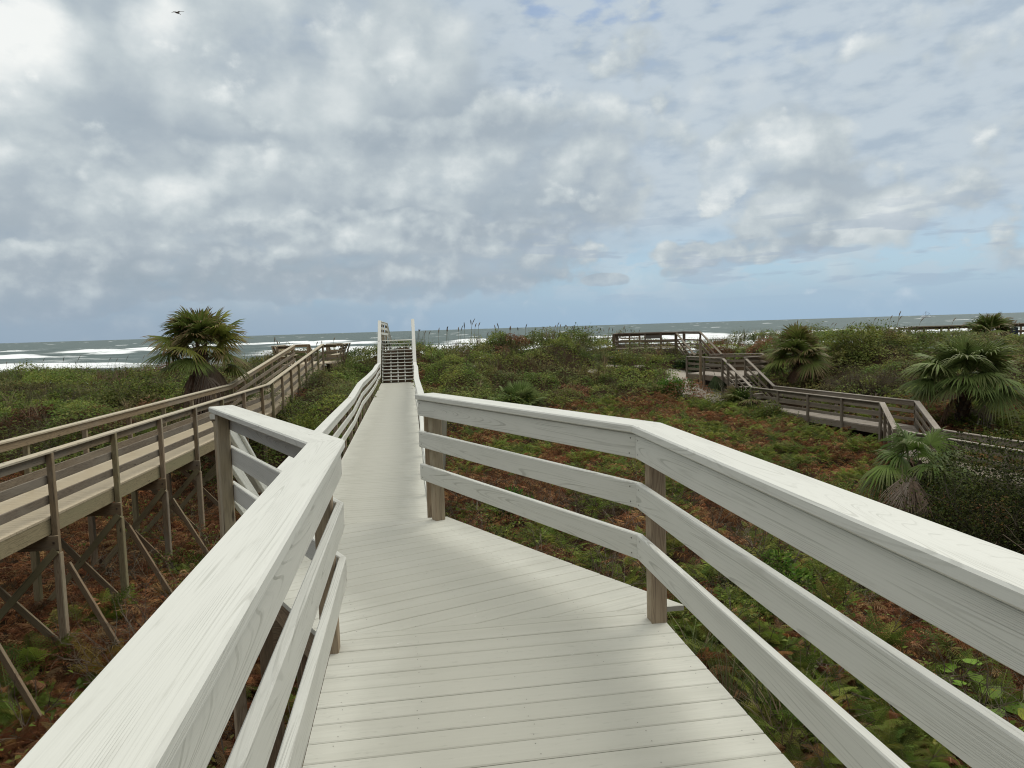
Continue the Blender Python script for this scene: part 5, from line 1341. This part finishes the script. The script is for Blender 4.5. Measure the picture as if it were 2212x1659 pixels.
ve = nt.sub(.5, vor(Pe, 3.2, 1., .6))
en_ = nt.add(nt.mul(fe, 2.6), nt.mul(ve, 1.3))
def blob(px, py, rx, ry, k=1., na=1.):
    u, v = uvpix(px, py); rx /= 268.; ry /= 268.             # about 26.8 px per degree
    e = nt.add(nt.m('POWER', nt.m('ABSOLUTE', nt.mul(nt.sub(U, u), 1 / rx)), 2.), nt.m('POWER', nt.m('ABSOLUTE', nt.mul(nt.sub(V, v), 1 / ry)), 2.))
    return nt.mul(nt.mr(nt.add(e, nt.mul(en_, na)), 1.7, -.2), k)
def cover(lst, na=1.):
    o = None
    for bl in lst:
        b_ = blob(*bl) if len(bl) > 5 else blob(*bl, na=na) if len(bl) > 4 else blob(*bl, 1., na); o = b_ if o is None else nt.m('MAXIMUM', o, b_)
    return o
# clear sky behind: deep at the top, pale towards the sea
clear_t = nt.ramp(nt.mul(V, 1 / 3.), [(0, (3.1, 4.8, 6.5)), (.12, (3.2, 5.2, 7.0)), (.3, (3.1, 5.1, 7.3)), (.75, (2.2, 3.7, 6.9)), (1., (1.6, 2.9, 6.0))])
clear = nt.mix(.75, sky.outputs[0], clear_t)
# high sheet of pale mottled cloud
Ps = nt.xyz(nt.mul(U, .7), nt.mul(V, 1.9), 3.3)
s1 = n2(Ps, 1.1, 3., .5)
s2 = n2(nt.xyz(nt.mul(U, 1.7), nt.mul(V, 4.2), 0.), 1.7, 5., .55)
s3 = nt.m('SUBTRACT', 1., vor(nt.xyz(nt.mul(U, 1.1), nt.mul(V, 2.6), 0.), 2.6, 1., .5))
sv = nt.add(nt.add(nt.mul(s1, .5), nt.mul(s2, .3)), nt.mul(s3, .2))
gap = nt.mul(nt.mr(sv, .50, .40), nt.mr(V, 1.7, 2.25))
sheet = nt.mul(nt.mr(V, .35, .90), nt.sub(.95, nt.mul(gap, .38)))
low = nt.mul(nt.mr(s2, .46, .60), nt.mul(nt.mr(V, .1, .3), .5))
sheet = nt.m('MAXIMUM', sheet, low)
sh_col = nt.mix(nt.mr(nt.add(nt.mul(s2, .6), nt.mul(s3, .4)), .38, .66), rgb(4.15, 5.0, 5.85), rgb(5.5, 6.25, 6.8))
c = nt.mix(sheet, clear, sh_col)
# grey-blue layer over the left and the middle
lay = cover([(150, 120, 700, 400), (600, 300, 620, 300), (250, 560, 700, 160), (900, 480, 460, 190)], .5)
lc = nt.mix(nt.mr(sv, .40, .62), rgb(3.5, 4.2, 4.9), rgb(4.65, 5.35, 5.85))
c = nt.mix(nt.mul(lay, .92), c, lc)
def heap(c, body, off, sc, shade, bright, k=.96, lo=.30, na=.3, edge=.07, amp=1.25, w=.5, lift=.0):
    """clouds whose crowns catch the light and whose feet sink into the grey behind them"""
    P = nt.xyz(nt.add(nt.mul(U, sc), off), nt.add(nt.mul(V, sc * 1.3), off), 0.)
    d0 = puff(P); d1 = puff(nt.vm('ADD', P, (-.07, .17, 0)))
    dens = nt.add(nt.mul(cover(body, na), w), nt.mul(nt.sub(d0, .59), amp))
    up = nt.sub(d0, d1)
    m_ = nt.mul(nt.mr(dens, lo - edge, lo + edge), nt.mr(up, -.20, .04, .35, 1.))
    L = nt.m('MULTIPLY_ADD', up, 1.9, .44 + lift)
    L = nt.add(L, nt.sub(nt.mul(bright, .36), nt.mul(shade, .26)))
    col = nt.ramp(L, [(.0, (.315, .385, .445)), (.27, (.395, .46, .515)), (.52, (.54, .605, .635)), (.76, (.715, .765, .775)), (1., (.92, .94, .92))])
    col = nt.mix(1., col, rgb(10., 10., 10.), 'MULTIPLY')
    return nt.mix(nt.mul(m_, k), c, col)
SH = cover([(150, 660, 500, 60, .8), (270, 260, 190, 130, .8), (860, 265, 380, 60, .9), (1020, 470, 330, 60, .6), (60, 440, 220, 60, .5), (1760, 420, 120, 100, .5), (420, 470, 300, 50, .5), (350, 600, 620, 50, 1.), (900, 620, 420, 30, .9)], .4)
BR = cover([(40, 120, 120, 120, 1.25), (335, 60, 70, 85, 1.1), (560, 190, 330, 80, .65), (700, 60, 200, 110, .6), (250, 380, 230, 90, .5), (965, 385, 100, 70, .6), (1560, 385, 60, 80, 1.5, .8), (1680, 300, 80, 60, 1.1), (860, 120, 60, 100, .7), (90, 260, 140, 100, .5), (795, 505, 70, 34, .7), (560, 455, 80, 28, .6), (345, 578, 45, 16, .8)], .6)
c = heap(c, [(150, 200, 640, 300), (600, 150, 340, 220), (440, 330, 430, 160), (820, 260, 300, 120)], 7.7, .45, SH, BR, lo=.22, edge=.11)
c = heap(c, [(120, 420, 420, 130), (520, 430, 420, 120), (1000, 400, 330, 150), (1230, 420, 170, 100, .7), (1690, 330, 130, 100, 1.15), (1565, 395, 60, 85, 1.3, .7), (1740, 450, 200, 90, 1.0), (860, 110, 80, 120, .7)], 12.4, .85, SH, BR, lo=.27, edge=.08)
c = heap(c, [(150, 590, 560, 70), (640, 590, 560, 70), (1050, 560, 260, 80, .9), (780, 510, 300, 60), (1570, 545, 220, 35, .7), (1310, 604, 60, 16, .8), (1460, 590, 60, 14, .7), (1000, 610, 180, 26, .7)], 3.3, 1.3, SH, BR, lo=.27, edge=.07, lift=-.04)
# thin low strips over the sea
st1 = n2(nt.xyz(nt.mul(U, 1.3), nt.mul(V, 8.), 0.), 1.2, 4., .5)
strip = nt.mul(nt.mul(nt.mr(st1, .52, .63), nt.mr(U, -.6, .4)), nt.mul(nt.mr(V, .1, .28), nt.mr(V, 1.0, .6)))
c = nt.mix(nt.mul(strip, .5), c, rgb(3.6, 4.4, 5.4))
# air near the horizon, darker blue-grey under the cloud bank at the left
hz = nt.mul(nt.mr(V, .5, .0), .85)
hcol = nt.mix(nt.mr(U, -3., 1.), rgb(3.05, 3.95, 4.95), rgb(3.35, 4.8, 6.3))
c = nt.mix(hz, c, hcol)
c = nt.mix(nt.mul(nt.mr(dy, .1, -.5), nt.mr(V, 5., 2.5)), c, rgb(1.3, 1.45, 1.7))          # unseen sky behind the view, darkened to weaken the side light
zen = nt.mr(V, 2.75, 5.2)                                      # unseen sky overhead, brightened to add soft top light
c = nt.mix(zen, c, rgb(14.3, 14.4, 13.8))
# below the horizon: dull ground light
c = nt.mix(nt.mr(dz, -.02, .0), rgb(.6, .65, .6), c)
nt.put(bg.inputs[0], c)
wd.cycles.sampling_method = 'MANUAL'; wd.cycles.sample_map_resolution = 512
sl = bpy.data.lights.new('sun', 'SUN'); sl.energy = 1.3; sl.angle = R(30); sl.color = (1., .955, .85)
so = bpy.data.objects.new('sun', sl); COL.objects.link(so)
sd_ = Vector((math.sin(SUN_AZ) * math.cos(SUN_EL), math.cos(SUN_AZ) * math.cos(SUN_EL), math.sin(SUN_EL)))
so.rotation_euler = sd_.to_track_quat('Z', 'Y').to_euler(); so.location = (0, 0, 60)

cam = bpy.data.cameras.new('camera'); co = bpy.data.objects.new('camera', cam); COL.objects.link(co)
cam.sensor_fit = 'HORIZONTAL'; cam.sensor_width = 36; cam.lens = FPX / PW * 36; cam.clip_start = .05; cam.clip_end = 60000
co.matrix_world = Matrix(((_R[0], _U[0], -_F[0], 0), (_R[1], _U[1], -_F[1], 0), (_R[2], _U[2], -_F[2], EYE), (0, 0, 0, 1)))
SC.camera = co
SC.view_settings.view_transform = 'Standard'; SC.view_settings.look = 'None'; SC.view_settings.exposure = 0; SC.view_settings.gamma = 1
SC.render.engine = 'CYCLES'
cy = SC.cycles
cy.max_bounces = 6; cy.diffuse_bounces = 3; cy.glossy_bounces = 2; cy.transmission_bounces = 3; cy.transparent_max_bounces = 4
cy.sample_clamp_indirect = 4; cy.use_denoising = True; cy.denoising_prefilter = 'ACCURATE'; SC.cycles.filter_width = 1.1; cy.denoiser = 'OPENIMAGEDENOISE'
cy.caustics_reflective = False; cy.caustics_refractive = False
